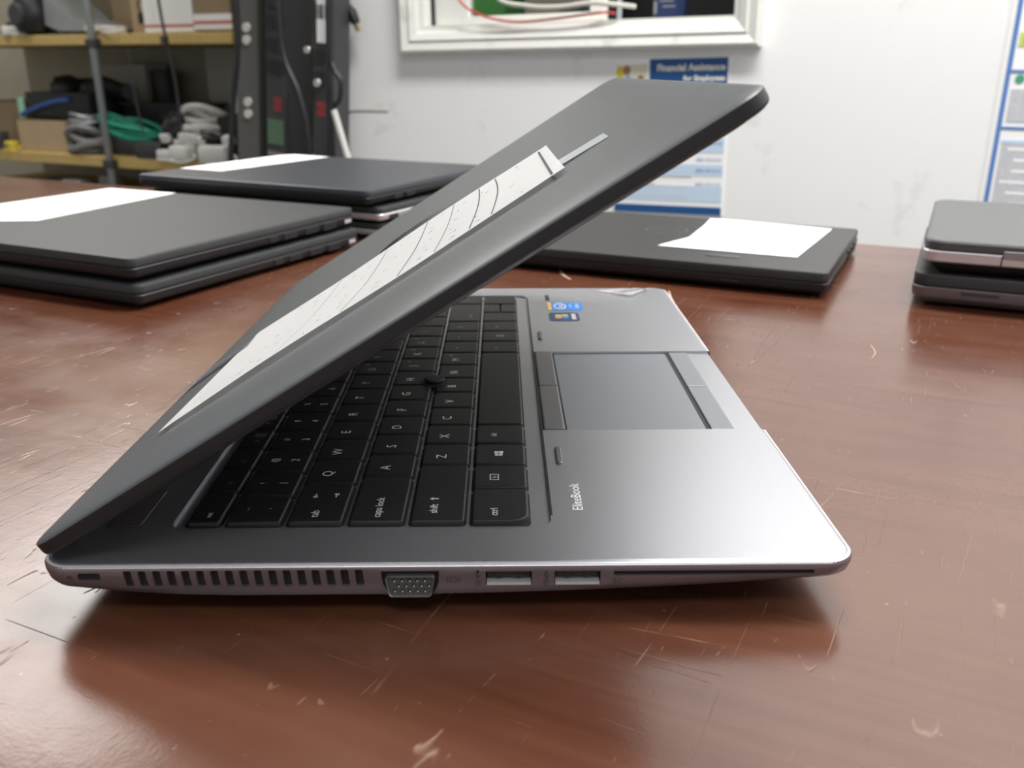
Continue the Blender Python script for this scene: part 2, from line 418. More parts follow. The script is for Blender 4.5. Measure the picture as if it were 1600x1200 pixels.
# black cord with plug hanging on the wall
t = empty('wall_cable', wloc(-1.082, -0.03, 0.25), WA, 'black cord with a grey tipped plug hanging on the white wall', 'cord')
bm = bmesh.new(); tube(bm, smooth_path([(-.045, .015, .75), (-.03, .0, .35), (-.022, 0, .06), (-.014, 0, .012), (-.006, 0, -.003)], 8), .0050, 8); obj('cable', bm, M['plastic_black'], t, True)
bm = bmesh.new(); d = Vector((.42, 0, -1)).normalized(); p = Vector((-.010, 0, .004))
tube(bm, [p, p + d * .006, p + d * .010, p + d * .030, p + d * .036], [.0055, .0065, .0100, .0100, .0075], 10); obj('plug', bm, M['plastic_black'], t, True)
bm = bmesh.new(); tube(bm, [p + d * .036, p + d * .050], .0056, 4); obj('plug_tip', bm, M['gold'], t)

# crack and nail on wall
bm = bmesh.new(); tube(bm, [wloc(-1.128, -.001, .053), wloc(-1.10, -.001, .055), wloc(-1.03, -.001, .0555)], .0011, 6); 
struct('trim_2', bm, mat('rust_stain', (0.36, 0.26, 0.22), .8))

# ------------------------------------------------------------------ posters
def poster_text(body, size, x, z, m, parent, depth, right=False, name='printed_text', sx=1.0):
    bm = text_bm(body, size, 1.0, .0006 if size > .011 else 0.0)
    if right:
        mxx = max(v.co.x for v in bm.verts)
        for v in bm.verts: v.co.x -= mxx
    for v in bm.verts: v.co.x *= sx
    xf(bm, Matrix.Translation((x, -depth, z)) @ SIDEROT)
    return obj(name, bm, m, parent)
p1 = empty('poster', wloc(-0.537, 0, -0.113), WA, 'white and blue poster headed Financial Assistance for Employees, under the window', 'poster')
p1.rotation_euler = (0, R(-1.3), WA)
PW, PH = 0.204, 0.266
bm = bmesh.new(); box(bm, 0, PW, -.0022, -.0004, 0, PH); obj('sheet', bm, M['paper'], p1)
bm = bmesh.new(); box(bm, .064, PW - .002, -.0030, -.0022, PH - .062, PH, 0); obj('header_panel', bm, M['blue_print'], p1)
poster_text('Financial Assistance', .0152, PW - .006, PH - .020, M['carton'], p1, .0034, True)
poster_text('for Employees', .0125, PW - .006, PH - .037, M['carton'], p1, .0034, True)
poster_text('Where to get help', .0100, PW - .006, PH - .054, M['carton'], p1, .0034, True)
# photo panel of two people beside the header, as plain blurred shapes
bm = bmesh.new(); box(bm, .003, .060, -.0028, -.0022, PH - .060, PH - .008); pp = obj('photo_panel', bm, mat('print_cream', (.72, .68, .56), .6), p1)
def disc(bm, cx, cz, rx, rz_, y, seg=18):
    poly(bm, [(cx + rx * math.cos(2 * math.pi * k / seg), y, cz + rz_ * math.sin(2 * math.pi * k / seg)) for k in range(seg)])
bm = bmesh.new(); disc(bm, .010, PH - .022, .008, .010, -.0031); obj('yellow_shape', bm, M['yellow'], pp)
bm = bmesh.new(); disc(bm, .022, PH - .018, .007, .008, -.0033); disc(bm, .048, PH - .034, .006, .008, -.0033); obj('face_shape', bm, mat('print_brown', (.32, .17, .10), .6), pp)
bm = bmesh.new(); disc(bm, .024, PH - .042, .008, .016, -.0032); obj('shirt_shape', bm, mat('print_sky', (.22, .38, .68), .6), pp)
for k, (z0, z1) in enumerate(((.162, .190), (.108, .135), (.068, .088), (.022, .050))):
    bm = bmesh.new(); box(bm, .002, PW - .002, -.0027, -.0022, z0, z1); obj('row_band', bm, M['blue_pale'], p1)
rt = random.Random(4)
words = ['Family Assistance', 'Food and Nutrition', 'Medical Programs', 'Child Care Help', 'Energy Assistance', 'Housing Support']
for k, z in enumerate((.182, .150, .124, .096, .077, .053)):
    poster_text(words[k], .0072, .030, z - .002, M['ink'], p1, .0031)
    poster_text('(800) 555-01%02d' % (40 + k), .0072, PW - .006, z - .002, M['blue_line'], p1, .0031, True)
for k in range(9):
    bm = bmesh.new(); z = .170 - k * .0175; box(bm, .030, .030 + rt.uniform(.07, .12), -.0029, -.0024, z, z + .0018); obj('text_line', bm, M['grey_text'], p1)
bm = bmesh.new(); disc(bm, .016, .038, .009, .011, -.0030); obj('seal', bm, M['grey_text'], p1)
bm = bmesh.new(); box(bm, .002, PW - .002, -.0030, -.0022, 0.000, .014); obj('footer_strip', bm, M['blue_print'], p1)

p2 = empty('poster', wloc(0.070, 0, -0.42), WA, 'large white notice poster with blue lines at the right edge of the wall', 'poster')
p2.rotation_euler = (0, R(0.4), WA)
P2W = .60
bm = bmesh.new(); box(bm, 0, P2W, -.0020, -.0004, 0, 1.05); obj('sheet', bm, M['paper'], p2)
bm = bmesh.new(); box(bm, .006, .0125, -.0030, -.0020, 0, 1.05); obj('border_line', bm, M['blue_line'], p2)
for z in (.557, .475, .20):
    bm = bmesh.new(); box(bm, .0125, P2W, -.0030, -.0020, z - .002, z + .002); obj('divider_line', bm, M['blue_line'], p2)
bm = bmesh.new(); box(bm, .016, P2W - .01, -.0030, -.0020, .592, .612); g = obj('green_band', bm, M['lime'], p2)
poster_text('Notice', .0150, .022, .596, M['green_print'], p2, .0034)
bm = bmesh.new(); disc(bm, .026, .546, .0065, .0065, -.0030); obj('round_emblem', bm, M['green_print'], p2)
poster_text('Required', .014, .036, .541, M['red_wire'], p2, .0030)
for z0, z1 in ((.484, .532), (.30, .450), (.05, .19)):
    bm = bmesh.new(); box(bm, .017, P2W - .02, -.0027, -.0020, z0, z1); obj('text_block', bm, M['grey_text'], p2)
rt = random.Random(9)
for k in range(9):
    z = .310 + k * .0165
    bm = bmesh.new(); box(bm, .022 + rt.uniform(0, .02), .20 + rt.uniform(0, .2), -.0030, -.0027, z, z + .004); obj('text_gap', bm, M['paper'], p2)
bm = bmesh.new(); box(bm, .016, P2W - .02, -.0029, -.0020, .452, .458); obj('heading_line', bm, M['blue_pale'], p2)

# ------------------------------------------------------------------ table
TO = (0.498, 0.552, 0.0)
tb = empty('table', (TO[0], TO[1], FLOOR), WA, 'large scratched reddish brown laminate table carrying the laptops', 'table')
bm = bmesh.new(); slab(bm, -1.30, 1.00, -1.12, 0.0, [(-.030, .002), (-.028, 0), (-.002, 0), (0, .0015)], .006, 3)
bmesh.ops.translate(bm, verts=bm.verts[:], vec=(0, 0, -FLOOR))
top = obj('tabletop', bm, M['table'], tb)
for (x, y) in ((-1.22, -1.04), (.92, -1.04), (-1.22, -.08), (.92, -.08)):
    bm = bmesh.new(); box(bm, x - .025, x + .025, y - .025, y + .025, 0, -FLOOR - .03, .003); obj('leg', bm, M['plastic_dark'], tb)
def scr_mark(pts, r):
    bm = bmesh.new()
    inv = Matrix.Rotation(-WA, 4, 'Z')
    P = [inv @ Vector((x - TO[0], y - TO[1], -FLOOR + 0.00005)) for x, y in pts]
    P = smooth_path(P, 4); n = len(P); L_, R_ = [], []
    for i, p in enumerate(P):
        t = (P[min(i + 1, n - 1)] - P[max(i - 1, 0)]).normalized(); s = Vector((-t.y, t.x, 0)) * r * (0.35 + 0.65 * math.sin(math.pi * (i + .5) / n))
        L_.append(bm.verts.new(p + s)); R_.append(bm.verts.new(p - s))
    for i in range(n - 1): bm.faces.new((L_[i], L_[i + 1], R_[i + 1], R_[i]))
    obj('scratch', bm, M['scratch'], top)
scr_mark([(.2531, .4015), (.2510, .382), (.2499, .3654), (.2470, .345), (.2468, .3253)], .0009)
scr_mark([(.1800, .4805), (.1805, .465), (.1818, .4532), (.1865, .4381)], .0011)
scr_mark([(.2450, .4872), (.2466, .4638), (.251, .440)], .0006)
scr_mark([(.337, .245), (.343, .255), (.346, .27)], .00022)

# ------------------------------------------------------------------ THE OPEN LAPTOP
ZD = 0.0175; WD, DP = 0.3385, 0.2385
lap = empty('laptop', (0, 0, 0), 0, 'half open silver grey laptop in the foreground, paper note on its dark lid', 'laptop')
def zbot(x):
    z = 0.0060
    if x > .10: z += (x - .10) ** 2 * 0.30
    if x < .06: z += (.06 - x) ** 2 * 1.3
    return z
def ring_at(inset, zf, r=0.0095, n=10, x0=0.0):
    out = []
    i = inset
    pts = rrect(x0 + i, DP - i, i, WD - i, max(r - i, .001), n)
    # subdivide the straight runs so the curved underside follows
    dense = []
    for a, b in zip(pts, pts[1:] + pts[:1]):
        L_ = math.hypot(b[0] - a[0], b[1] - a[1]); k = 14 if L_ > .05 else 1
        for q in range(k): dense.append((a[0] + (b[0] - a[0]) * q / k, a[1] + (b[1] - a[1]) * q / k))
    for (x, y) in dense: out.append((x, y, zf(x)))
    return out
bm = bmesh.new()
def mixz(t): return lambda x: zbot(x) * (1 - t) + (ZD - .0007) * t
loft(bm, [ring_at(.0035, lambda x: zbot(x)), ring_at(.0016, lambda x: zbot(x) + .0009), ring_at(.0007, mixz(.30)), ring_at(.0, mixz(.7)), ring_at(.0, lambda x: ZD - .0012), ring_at(.0004, lambda x: ZD - .0004), ring_at(.0014, lambda x: ZD - .0002)])
shell = obj('base_shell', bm, M['shell'], lap, True, 40)
# palm rest / deck plate
bm = bmesh.new()
slab(bm, .0012, DP - .0013, .0013, WD - .0013, [(.0158, .0), (ZD - .0005, .0), (ZD - .00015, .0003), (ZD, .0010)], .0084, 10)
deck = obj('palm_rest', bm, M['deck'], lap, True, 30)
bm = bmesh.new()
def flat_ring(inset, z): return [(x, y, z) for x, y in rrect(inset, DP - inset, inset, WD - inset, .0097 - inset, 12)]
loft(bm, [flat_ring(.0002, ZD - .0007), flat_ring(.0006, ZD - .0002), flat_ring(.0013, ZD - .00015), flat_ring(.0013, ZD - .0009)], (False, False))
edge = obj('edge_highlight', bm, M['silver'], lap, True, 60)  # bright ring added to paint in the highlight along the bevel
# recesses
KX0, KX1, KY0, KY1 = .0315, .1500, .0215, .3190
TY0, TY1 = .1015, .2035
def rec(bm_fn): b_ = bmesh.new(); bm_fn(b_); return b_
kb_cut = lambda: rec(lambda b_: slab(b_, KX0, KX1, KY0, KY1, [(ZD - .0010, 0.0), (ZD + .003, -.0)], .006, 8))
tp_cut = lambda: rec(lambda b_: slab(b_, .1500, .2600, TY0, TY1, [(ZD - .0013, 0.0), (ZD + .003, -.0004)], .0008, 3))
cut(deck, [kb_cut(), tp_cut()])
sc_x = [.0256 + k * (.0920 - .0256) / 16 for k in range(17)]
cutters = [rec(lambda b_: slab(b_, .1490, .2600, TY0 - .0006, TY1 + .0006, [(ZD - .0030, 0.0), (ZD + .003, 0)], .0008, 3))]
kbc = rec(lambda b_: slab(b_, KX0 - .001, KX1 + .0002, KY0 - .001, KY1 + .001, [(ZD - .0022, 0.0), (ZD + .003, 0)], .006, 8))
for x in sc_x:
    b_ = bmesh.new()
    pts = rrect(x, x + .0023, .0104, .0160, .0005, 3)
    loft(b_, [[(px + (pz - .016) * -.06, -.003, pz) for px, pz in pts], [(px + (pz - .016) * -.06, .0030, pz) for px, pz in pts]])
    cutters.append(b_)
def ycut(x0, x1, z0, z1, depth, r=.0003):
    b_ = bmesh.new(); pts = rrect(x0, x1, z0, z1, r, 3)
    loft(b_, [[(px, -.003, pz) for px, pz in pts], [(px, depth, pz) for px, pz in pts]]); return b_
cutters += [ycut(.0125, .0190, .0128, .0154, .004, .0008), ycut(.1297, .1431, .0104, .0151, .012), ycut(.1496, .1630, .0104, .0151, .012), ycut(.1668, .2250, .0134, .0150, .010, .0002)]
b_ = bmesh.new(); pts = [(.0995, .0154), (.1163, .0154), (.1160, .0110), (.1142, .0068), (.1017, .0068), (.0999, .0110)]
loft(b_, [[(px, -.003, pz) for px, pz in pts], [(px, .004, pz) for px, pz in pts]]); cutters.append(b_)
# join cutters in one go (they do not overlap)
allc = bmesh.new()
for c_ in cutters[1:]: merge(allc, c_)
cut(shell, [cutters[0], kbc, allc])
cut(edge, [rec(lambda b_: box(b_, .1490, .2600, TY0 - .0006, TY1 + .0006, ZD - .003, ZD + .003))])
# dark interiors behind the openings
def inner(name, x0, x1, z0, z1, y0, y1, m, label=None):
    bm = bmesh.new(); box(bm, x0, x1, y0, y1, z0, z1)
    o = obj(name, bm, M[m], lap); 
    if label: o['label'] = label
    return o
inner('vent_grille', .0245, .0955, .0098, .0164, .0016, .0028, 'black', 'black vent interior')
inner('lock_slot', .0120, .0195, .0124, .0158, .0010, .0035, 'black')
inner('card_slot', .1664, .2254, .0131, .0153, .0014, .0080, 'black', 'black smart card slot')
# VGA port
v = empty('vga_port', (.1079, .0, .0110)); v.parent = lap
bm = bmesh.new(); box(bm, -.0088, .0088, .0016, .0028, -.0044, .0046); obj('surround', bm, M['black'], v)
def dshape(s, dz=0): 
    pts = []
    base = [(-.0073, .0033), (-.0062, -.0034), (.0062, -.0034), (.0073, .0033)]
    # rounded trapezoid
    n = 5; rr = .0013 * s
    P = [Vector((x * s, z * s + dz)) for x, z in base]
    for i, p in enumerate(P):
        a = (P[i - 1] - p).normalized(); b = (P[(i + 1) % 4] - p).normalized()
        A = p + a * rr; B = p + b * rr
        for k in range(n + 1):
            t_ = k / n; pts.append(((1 - t_) ** 2 * A + 2 * t_ * (1 - t_) * p + t_ ** 2 * B))
    return [(q.x, q.y) for q in pts]
bm = bmesh.new()
o1 = dshape(1.0); o2 = dshape(.93)
loft(bm, [[(x, .002, z) for x, z in o1], [(x, -.0010, z) for x, z in o1], [(x * .985, -.0014, z * .985) for x, z in o1], [(x, -.0010, z) for x, z in o2], [(x, .002, z) for x, z in o2]], (False, False))
obj('connector_rim', bm, M['steel'], v, True)
bm = bmesh.new(); loft(bm, [[(x, .0018, z) for x, z in o2], [(x, -.0004, z) for x, z in o2]]); face = obj('connector_face', bm, mat('connector_grey', (.10, .10, .10), .5, .3), v)
bm = bmesh.new(); bm2 = bmesh.new()
for row, (z, x0) in enumerate(((.0017, -.0046), (0, -.0034), (-.0017, -.0046))):
    for k in range(5):
        x = x0 + k * .0022; tube(bm, [(x, -.0003, z), (x, -.00055, z)], .00052, 10); tube(bm2, [(x + .0001, -.0004, z - .0002), (x + .0001, -.00062, z - .0002)], .00026, 8)
obj('pin_holes', bm, M['black'], face); obj('pin_contacts', bm2, M['plastic_white'], face)
# USB ports
def usb(x0, x1):
    u = empty('usb_port', ((x0 + x1) / 2, 0, .01275)); u.parent = lap
    h = (x1 - x0) / 2
    bm = bmesh.new(); box(bm, -h, h, .0095, .0110, -.0024, .0024); obj('back_wall', bm, M['black'], u)
    bm = bmesh.new(); box(bm, -h + .0006, h - .0006, .0018, .0096, -.0002, .0014); obj('tongue', bm, M['tongue'], u)
    bm = bmesh.new(); box(bm, -h + .0003, h - .0003, .0001, .0095, -.0022, -.0013); box(bm, -h + .0003, h - .0003, .0012, .0095, .0019, .0022); obj('metal_liner', bm, M['silver'], u)
    bm = bmesh.new(); box(bm, -.0035, -.0020, .0012, .0018, -.0002, .0018); box(bm, .0022, .0037, .0012, .0018, -.0002, .0018); obj('spring_tab', bm, M['tongue'], u)
usb(.1297, .1431); usb(.1496, .1630)
# bottom cover and feet
bm = bmesh.new()
loft(bm, [ring_at(.022, lambda x: .0022), ring_at(.017, lambda x: .0022 + max(0, zbot(x) - .006) * .4), ring_at(.0095, lambda x: .0034 + max(0, zbot(x) - .006) * .8), ring_at(.0042, lambda x: zbot(x) - .0003), ring_at(.0042, lambda x: zbot(x) + .0008)])
obj('bottom_cover', bm, M['black'], lap, True, 40)
for (x, y) in ((.035, .045), (.035, .293), (.195, .045), (.195, .293)):
    bm = bmesh.new(); z_ = .0040
    loft(bm, [[(x + .006 * math.cos(k * .5236), y + .012 * math.sin(k * .5236), zz) for k in range(12)] for zz in (0, z_)])
    obj('rubber_foot', bm, M['black'], lap, True)
# side icons
def side_text(body, size, x, z, name='port_icon', m='ink', rotc=0.0):
    bm = centre(text_bm(body, size))
    xf(bm, Matrix.Translation((x, -.00012, z)) @ SIDEROT @ Matrix.Rotation(rotc, 4, 'Z'))
    obj(name, bm, M[m], lap)
side_text('SC', .0026, .1680, .0117)
side_text('SS', .0022, .1274, .0112, rotc=R(90)); side_text('SS', .0022, .1472, .0112, rotc=R(90))
def side_line(bm, pts, r=.00012):
    P = [(x, -.00012, z) for x, z in pts]
    for a, b in zip(P[:-1], P[1:]):
        t_ = (Vector(b) - Vector(a)).normalized(); s = Vector((-t_.z, 0, t_.x)) * r
        bm.faces.new([bm.verts.new(Vector(a) + s), bm.verts.new(Vector(b) + s), bm.verts.new(Vector(b) - s), bm.verts.new(Vector(a) - s)])
bm = bmesh.new(); side_line(bm, [(.1186, .0134), (.1186, .0117)], .00015); side_line(bm, [(.1220, .0134), (.1220, .0117)], .00015)
side_line(bm, [(.1193, .0133), (.1213, .0133), (.1211, .0118), (.1195, .0118), (.1193, .0133)]); obj('port_icon', bm, M['ink'], lap)
for x0 in (.1274, .1472):
    bm = bmesh.new(); side_line(bm, [(x0, .0126), (x0, .0150)]); side_line(bm, [(x0, .0134), (x0 - .0006, .0140), (x0 - .0006, .0145)]); side_line(bm, [(x0, .0132), (x0 + .0006, .0137), (x0 + .0006, .0142)]); side_line(bm, [(x0 - .0004, .0149), (x0 + .0004, .0149)], .0003)
    obj('port_icon', bm, M['ink'], lap)
bm = bmesh.new(); side_line(bm, [(.1278, .0156), (.1270, .0152), (.1278, .0150)], .0002); obj('port_icon', bm, M['ink'], lap)
bm = bmesh.new(); side_line(bm, [(.0093, .0136), (.0107, .0136)], .0004); side_line(bm, [(.0096, .0139), (.0096, .0146), (.0104, .0146), (.0104, .0139)], .00016); obj('lock_icon', bm, M['ink'], lap)

# deck groove line in front of the keyboard
bm = bmesh.new(); box(bm, .1499, .1506, .030, .3125, ZD - .0004, ZD + .00012); obj('deck_groove', bm, M['black'], lap)
# power button, outlined
bm = bmesh.new(); slab(bm, .0118, .0222, .0238, .0500, [(ZD - .0003, 0), (ZD + .0001, 0), (ZD + .00025, .0002)], .0018, 6); obj('power_button', bm, M['shell'], lap, True)
bm = bmesh.new(); slab(bm, .0115, .0225, .0235, .0503, [(ZD - .0003, 0), (ZD + .00004, 0)], .0020, 6); obj('button_gap', bm, M['black'], lap)
# little pill shaped bumpers and indicator slot
for (x, y0, y1) in ((.1552, .0685, .0835), (.1548, .2235, .2372)):
    bm = bmesh.new(); slab(bm, x - .0011, x + .0013, y0, y1, [(ZD - .0002, 0), (ZD + .0007, 0.0001), (ZD + .0010, .0005)], .0011, 5); obj('bumper', bm, M['padbtn'], lap, True)
bm = bmesh.new(); slab(bm, .1612, .1637, .306, .3195, [(ZD - .0002, 0), (ZD + .0001, 0)], .0006, 4); obj('indicator_slot', bm, M['black'], lap)

# keyboard -------------------------------------------------------------
U = .01905; KN = .0245
KT = ZD + .0008
def arrow_bm(kind):
    b_ = bmesh.new()
    def seg(p, q, r=.00016):
        p = Vector((*p, 0)); q = Vector((*q, 0)); t_ = (q - p).normalized(); s = Vector((-t_.y, t_.x, 0)) * r
        b_.faces.new([b_.verts.new(p + s), b_.verts.new(q + s), b_.verts.new(q - s), b_.verts.new(p - s)])
    if kind == 'tabl': seg((-.0013, -.0008), (-.0013, .0008)); seg((-.0012, 0), (.0014, 0)); seg((-.0012, 0), (-.0003, .0008)); seg((-.0012, 0), (-.0003, -.0008))
    if kind == 'tabr': seg((.0013, -.0008), (.0013, .0008)); seg((.0012, 0), (-.0014, 0)); seg((.0012, 0), (.0003, .0008)); seg((.0012, 0), (.0003, -.0008))
    if kind == 'up': seg((0, -.0012), (0, .0008), .0003); poly(b_, [(-.0011, .0004), (.0011, .0004), (0, .0017)], 0)
    if kind == 'fn': 
        for a, c in (((-.0022, -.0014), (.0022, -.0014)), ((.0022, -.0014), (.0022, .0014)), ((.0022, .0014), (-.0022, .0014)), ((-.0022, .0014), (-.0022, -.0014))): seg(a, c, .00018)
        merge(b_, centre(text_bm('fn', .0024)))
    if kind == 'menu':
        for a, c in (((-.0014, -.0018), (.0014, -.0018)), ((.0014, -.0018), (.0014, .0018)), ((.0014, .0018), (-.0014, .0018)), ((-.0014, .0018), (-.0014, -.0018)), ((-.0009, -.0009), (.0009, -.0009)), ((-.0009, 0), (.0009, 0)), ((-.0009, .0009), (.0009, .0009))): seg(a, c, .00014)
    if kind == 'win':
        for (x0, x1) in ((-.0019, -.00012), (.00012, .0021)):
            h0 = .0015 + .00018 * (x0 / .002); h1 = .0015 + .00018 * (x1 / .002)
            poly(b_, [(x0, .0001), (x1, .0001), (x1, h1), (x0, h0)], 0); poly(b_, [(x0, -.0001), (x0, -h0), (x1, -h1), (x1, -.0001)], 0)
    if kind in ('left', 'right', 'down', 'upk'):
        a = {'left': 180, 'right': 0, 'down': -90, 'upk': 90}[kind]
        poly(b_, [(.0007 * math.cos(R(a)), .0007 * math.sin(R(a))), (.0006 * math.cos(R(a + 125)), .0006 * math.sin(R(a + 125))), (.0006 * math.cos(R(a - 125)), .0006 * math.sin(R(a - 125)))], 0)
    return b_
well = bmesh.new()
def key(x0, x1, u0, u1, legends, radii=None, dim=False):
    """u0,u1 in key units from the near end; legends: (kind, what, size, du from centre (m) toward +y, dv toward the screen (m))"""
    y0 = KN + u0 * U + .0008; y1 = KN + u1 * U - .0008
    bm = bmesh.new()
    rad = radii or (.0011,) * 4
    slab(bm, x0, x1, y0, y1, [(ZD - .0010, -.0003), (KT - .0004, 0), (KT - .0001, .00018), (KT, .0006)], .0011, 4, rad)
    k = obj('key', bm, M['key'], lap, True, 50)
    slab(well, x0 - .0007, x1 + .0007, y0 - .0007, y1 + .0007, [(ZD - .0011, 0), (ZD - .0008, 0)], .0016, 3)
    if legends:
        out = bmesh.new()
        for kind, what, size, du, dv in legends:
            b_ = centre(text_bm(what, size)) if kind == 't' else arrow_bm(what)
            if kind == 'tl':   # left aligned, du from near edge
                pass
            xf(b_, Matrix.Translation(((x0 + x1) / 2 - dv, (y0 + y1) / 2 + du, KT + .00006)) @ DECKROT)
            merge(out, b_)
        obj('legend', out, M['legend_dim' if dim else 'legend'], k)
    return k
def row_x(i): return .0482 + i * .01918      # row 0 = number row
KH = .0169
L_ = lambda c: [('t', c, .0053, -.0022, 0.0016)]
# function row
fx0, fx1 = .0360, .0462
u = 0.0; key(fx0, fx1, u, u + 1.2, [('t', 'esc', .0026, -.006, -.001)]); u += 1.2
for k in range(12):
    key(fx0, fx1, u, u + .95, [('t', 'f%d' % (k + 1), .0020, -.003, -.001)] + ([('a', 'menu', 0, .003, -.001)] if k in (2, 3, 7, 8) else []), dim=True); u += .95
for nme in ('num', 'prt', 'del'): key(fx0, fx1, u, u + .883, [('t', nme, .0020, -.003, -.001)], dim=True); u += .883
# number row
x0 = row_x(0); u = 0.0
for c, s in zip('`1234567890-=', '~!@#$%^&*()_+'):
    key(x0, x0 + KH, u, u + 1, [('t', c, .0042, 0, -.0036), ('t', s, .0034, 0, .0034)]); u += 1
key(x0, x0 + KH, u, 14.25, [('t', 'backspace', .0024, 0, -.003)]); key(x0, x0 + KH, 14.25, 15.25, [('t', 'home', .0022, 0, -.003)])
x0 = row_x(1); u = 1.5
key(x0, x0 + KH, 0, 1.5, [('t', 'tab', .0037, -.0085, .0008), ('a', 'tabl', 0, .0045, .0028), ('a', 'tabr', 0, .0045, -.0040)])
NUM = {'U': '4', 'I': '5', 'O': '6', 'J': '1', 'K': '2', 'L': '3', 'M': '0'}
def lk(c): return L_(c) + ([('t', NUM[c], .0026, .0045, .0042)] if c in NUM else [])
for c in 'QWERTYUIOP[]': key(x0, x0 + KH, u, u + 1, lk(c)); u += 1
key(x0, x0 + KH, u, 14.25, L_('\\')); key(x0, x0 + KH, 14.25, 15.25, [('t', 'pg up', .0022, 0, -.003)])
x0 = row_x(2); u = 1.75
key(x0, x0 + KH, 0, 1.75, [('t', 'caps lock', .0037, -.0065, -.0002)])
for c in "ASDFGHJKL;'": key(x0, x0 + KH, u, u + 1, lk(c)); u += 1
key(x0, x0 + KH, u, 14.25, [('t', 'enter', .0030, -.004, -.004)], dim=True); key(x0, x0 + KH, 14.25, 15.25, [('t', 'pg dn', .0022, 0, -.003)], dim=True)
x0 = row_x(3); u = 2.25
key(x0, x0 + KH, 0, 2.25, [('t', 'shift', .0037, -.0125, .0016), ('a', 'up', 0, -.0055, .0016)])
for c in 'ZXCVBNM,./': key(x0, x0 + KH, u, u + 1, lk(c)); u += 1
key(x0, x0 + KH, u, 14.25, [('t', 'shift', .0030, -.008, -.003)], dim=True); key(x0, x0 + KH, 14.25, 15.25, [('t', 'end', .0022, 0, -.001)], dim=True)
x0 = row_x(4); x1 = x0 + .0180
key(x0, x1, 0, 1.25, [('t', 'ctrl', .0037, -.0055, .0020)], radii=(.0048, .0011, .0011, .0011))
key(x0, x1, 1.25, 2.25, [('a', 'fn', 0, -.001, .0020)])
key(x0, x1, 2.25, 3.25, [('a', 'win', 0, 0, .0005)])
key(x0, x1, 3.25, 4.25, [('t', 'alt', .0034, -.001, .0025)])
key(x0, x1, 4.25, 9.25, [])
key(x0, x1, 9.25, 10.25, [('t', 'alt', .0030, -.002, .0020)], dim=True)
key(x0, x1, 10.25, 11.25, [('a', 'menu', 0, 0, 0)])
key(x0, x1, 11.25, 12.25, [('t', 'ctrl', .0028, -.002, .002)], dim=True)
key(x0, x1, 12.25, 13.25, [('a', 'left', 0, 0, 0)], dim=True)
key(x0, x0 + .0086, 13.25, 14.25, [('a', 'upk', 0, 0, 0)], dim=True); key(x0 + .0098, x1, 13.25, 14.25, [('a', 'down', 0, 0, 0)], dim=True)
key(x0, x1, 14.25, 15.25, [('a', 'right', 0, 0, 0)], dim=True)
obj('key_wells', well, M['black'], lap)
# pointing stick between G H and B
bm = bmesh.new(); loft(bm, [[(.1046 + r * math.cos(k * .314159), .1572 + r * math.sin(k * .314159), z) for k in range(20)] for r, z in ((.0062, KT - .0006), (.0062, KT + .0001), (.0056, KT + .0001))])
obj('pointing_stick_well', bm, M['black'], lap, True)
bm = bmesh.new(); loft(bm, [[(.1046 + r * math.cos(k * .314159), .1572 + r * math.sin(k * .314159), KT + z) for k in range(20)] for r, z in ((.0030, 0), (.0030, .0005), (.0044, .0008), (.0046, .0014), (.0042, .0018), (.0030, .0020))])
obj('pointing_stick', bm, mat('stick_rubber', (.012, .012, .013), .7, 0, .5, 900, 1.0, 1500), lap, True)

# touchpad and buttons -------------------------------------------------
ZR = ZD - .0013
def plate(name, x0, x1, y0, y1, z1, m, r=.0006, bev=.0003, crown=0):
    bm = bmesh.new(); slab(bm, x0, x1, y0, y1, [(ZR - .0005, 0), (z1 - bev, 0), (z1 - bev * .3, bev * .3), (z1, bev)], r, 4)
    return obj(name, bm, M[m], lap, True, 35)
plate('touchpad', .1603, .2155, TY0 + .0008, TY1 - .0008, ZR + .0003, 'pad')
plate('touchpad_button', .1510, .1596, TY0 + .0006, .1528, ZD + .0004, 'padbtn', .0008, .0008)
plate('touchpad_button', .1510, .1596, .1533, TY1 - .0006, ZD + .0004, 'padbtn', .0008, .0008)
plate('touchpad_button', .2172, .2262, TY0 + .0006, .1525, ZR + .0009, 'silver_dark' if False else 'pad', .0008, .0005)
plate('touchpad_button', .2172, .2262, .1530, TY1 - .0006, ZR + .0009, 'pad', .0008, .0005)
bm = bmesh.new(); box(bm, .2153, .2176, TY0 + .0004, TY1 - .0004, ZR - .0002, ZR + .00015); obj('button_gap', bm, M['black'], lap)
bm = bmesh.new(); box(bm, .1597, .1604, TY0 + .0004, TY1 - .0004, ZR - .0002, ZR + .00015); box(bm, .1603, .2160, TY1 - .0009, TY1 - .0001, ZR - .0002, ZR + .0002); obj('button_gap', bm, M['black'], lap)
bm = bmesh.new(); box(bm, .2266, DP - .0019, TY0 + .0002, TY1 - .0002, ZR - .0012, ZR + .0001); obj('front_lip', bm, M['deck'], lap)

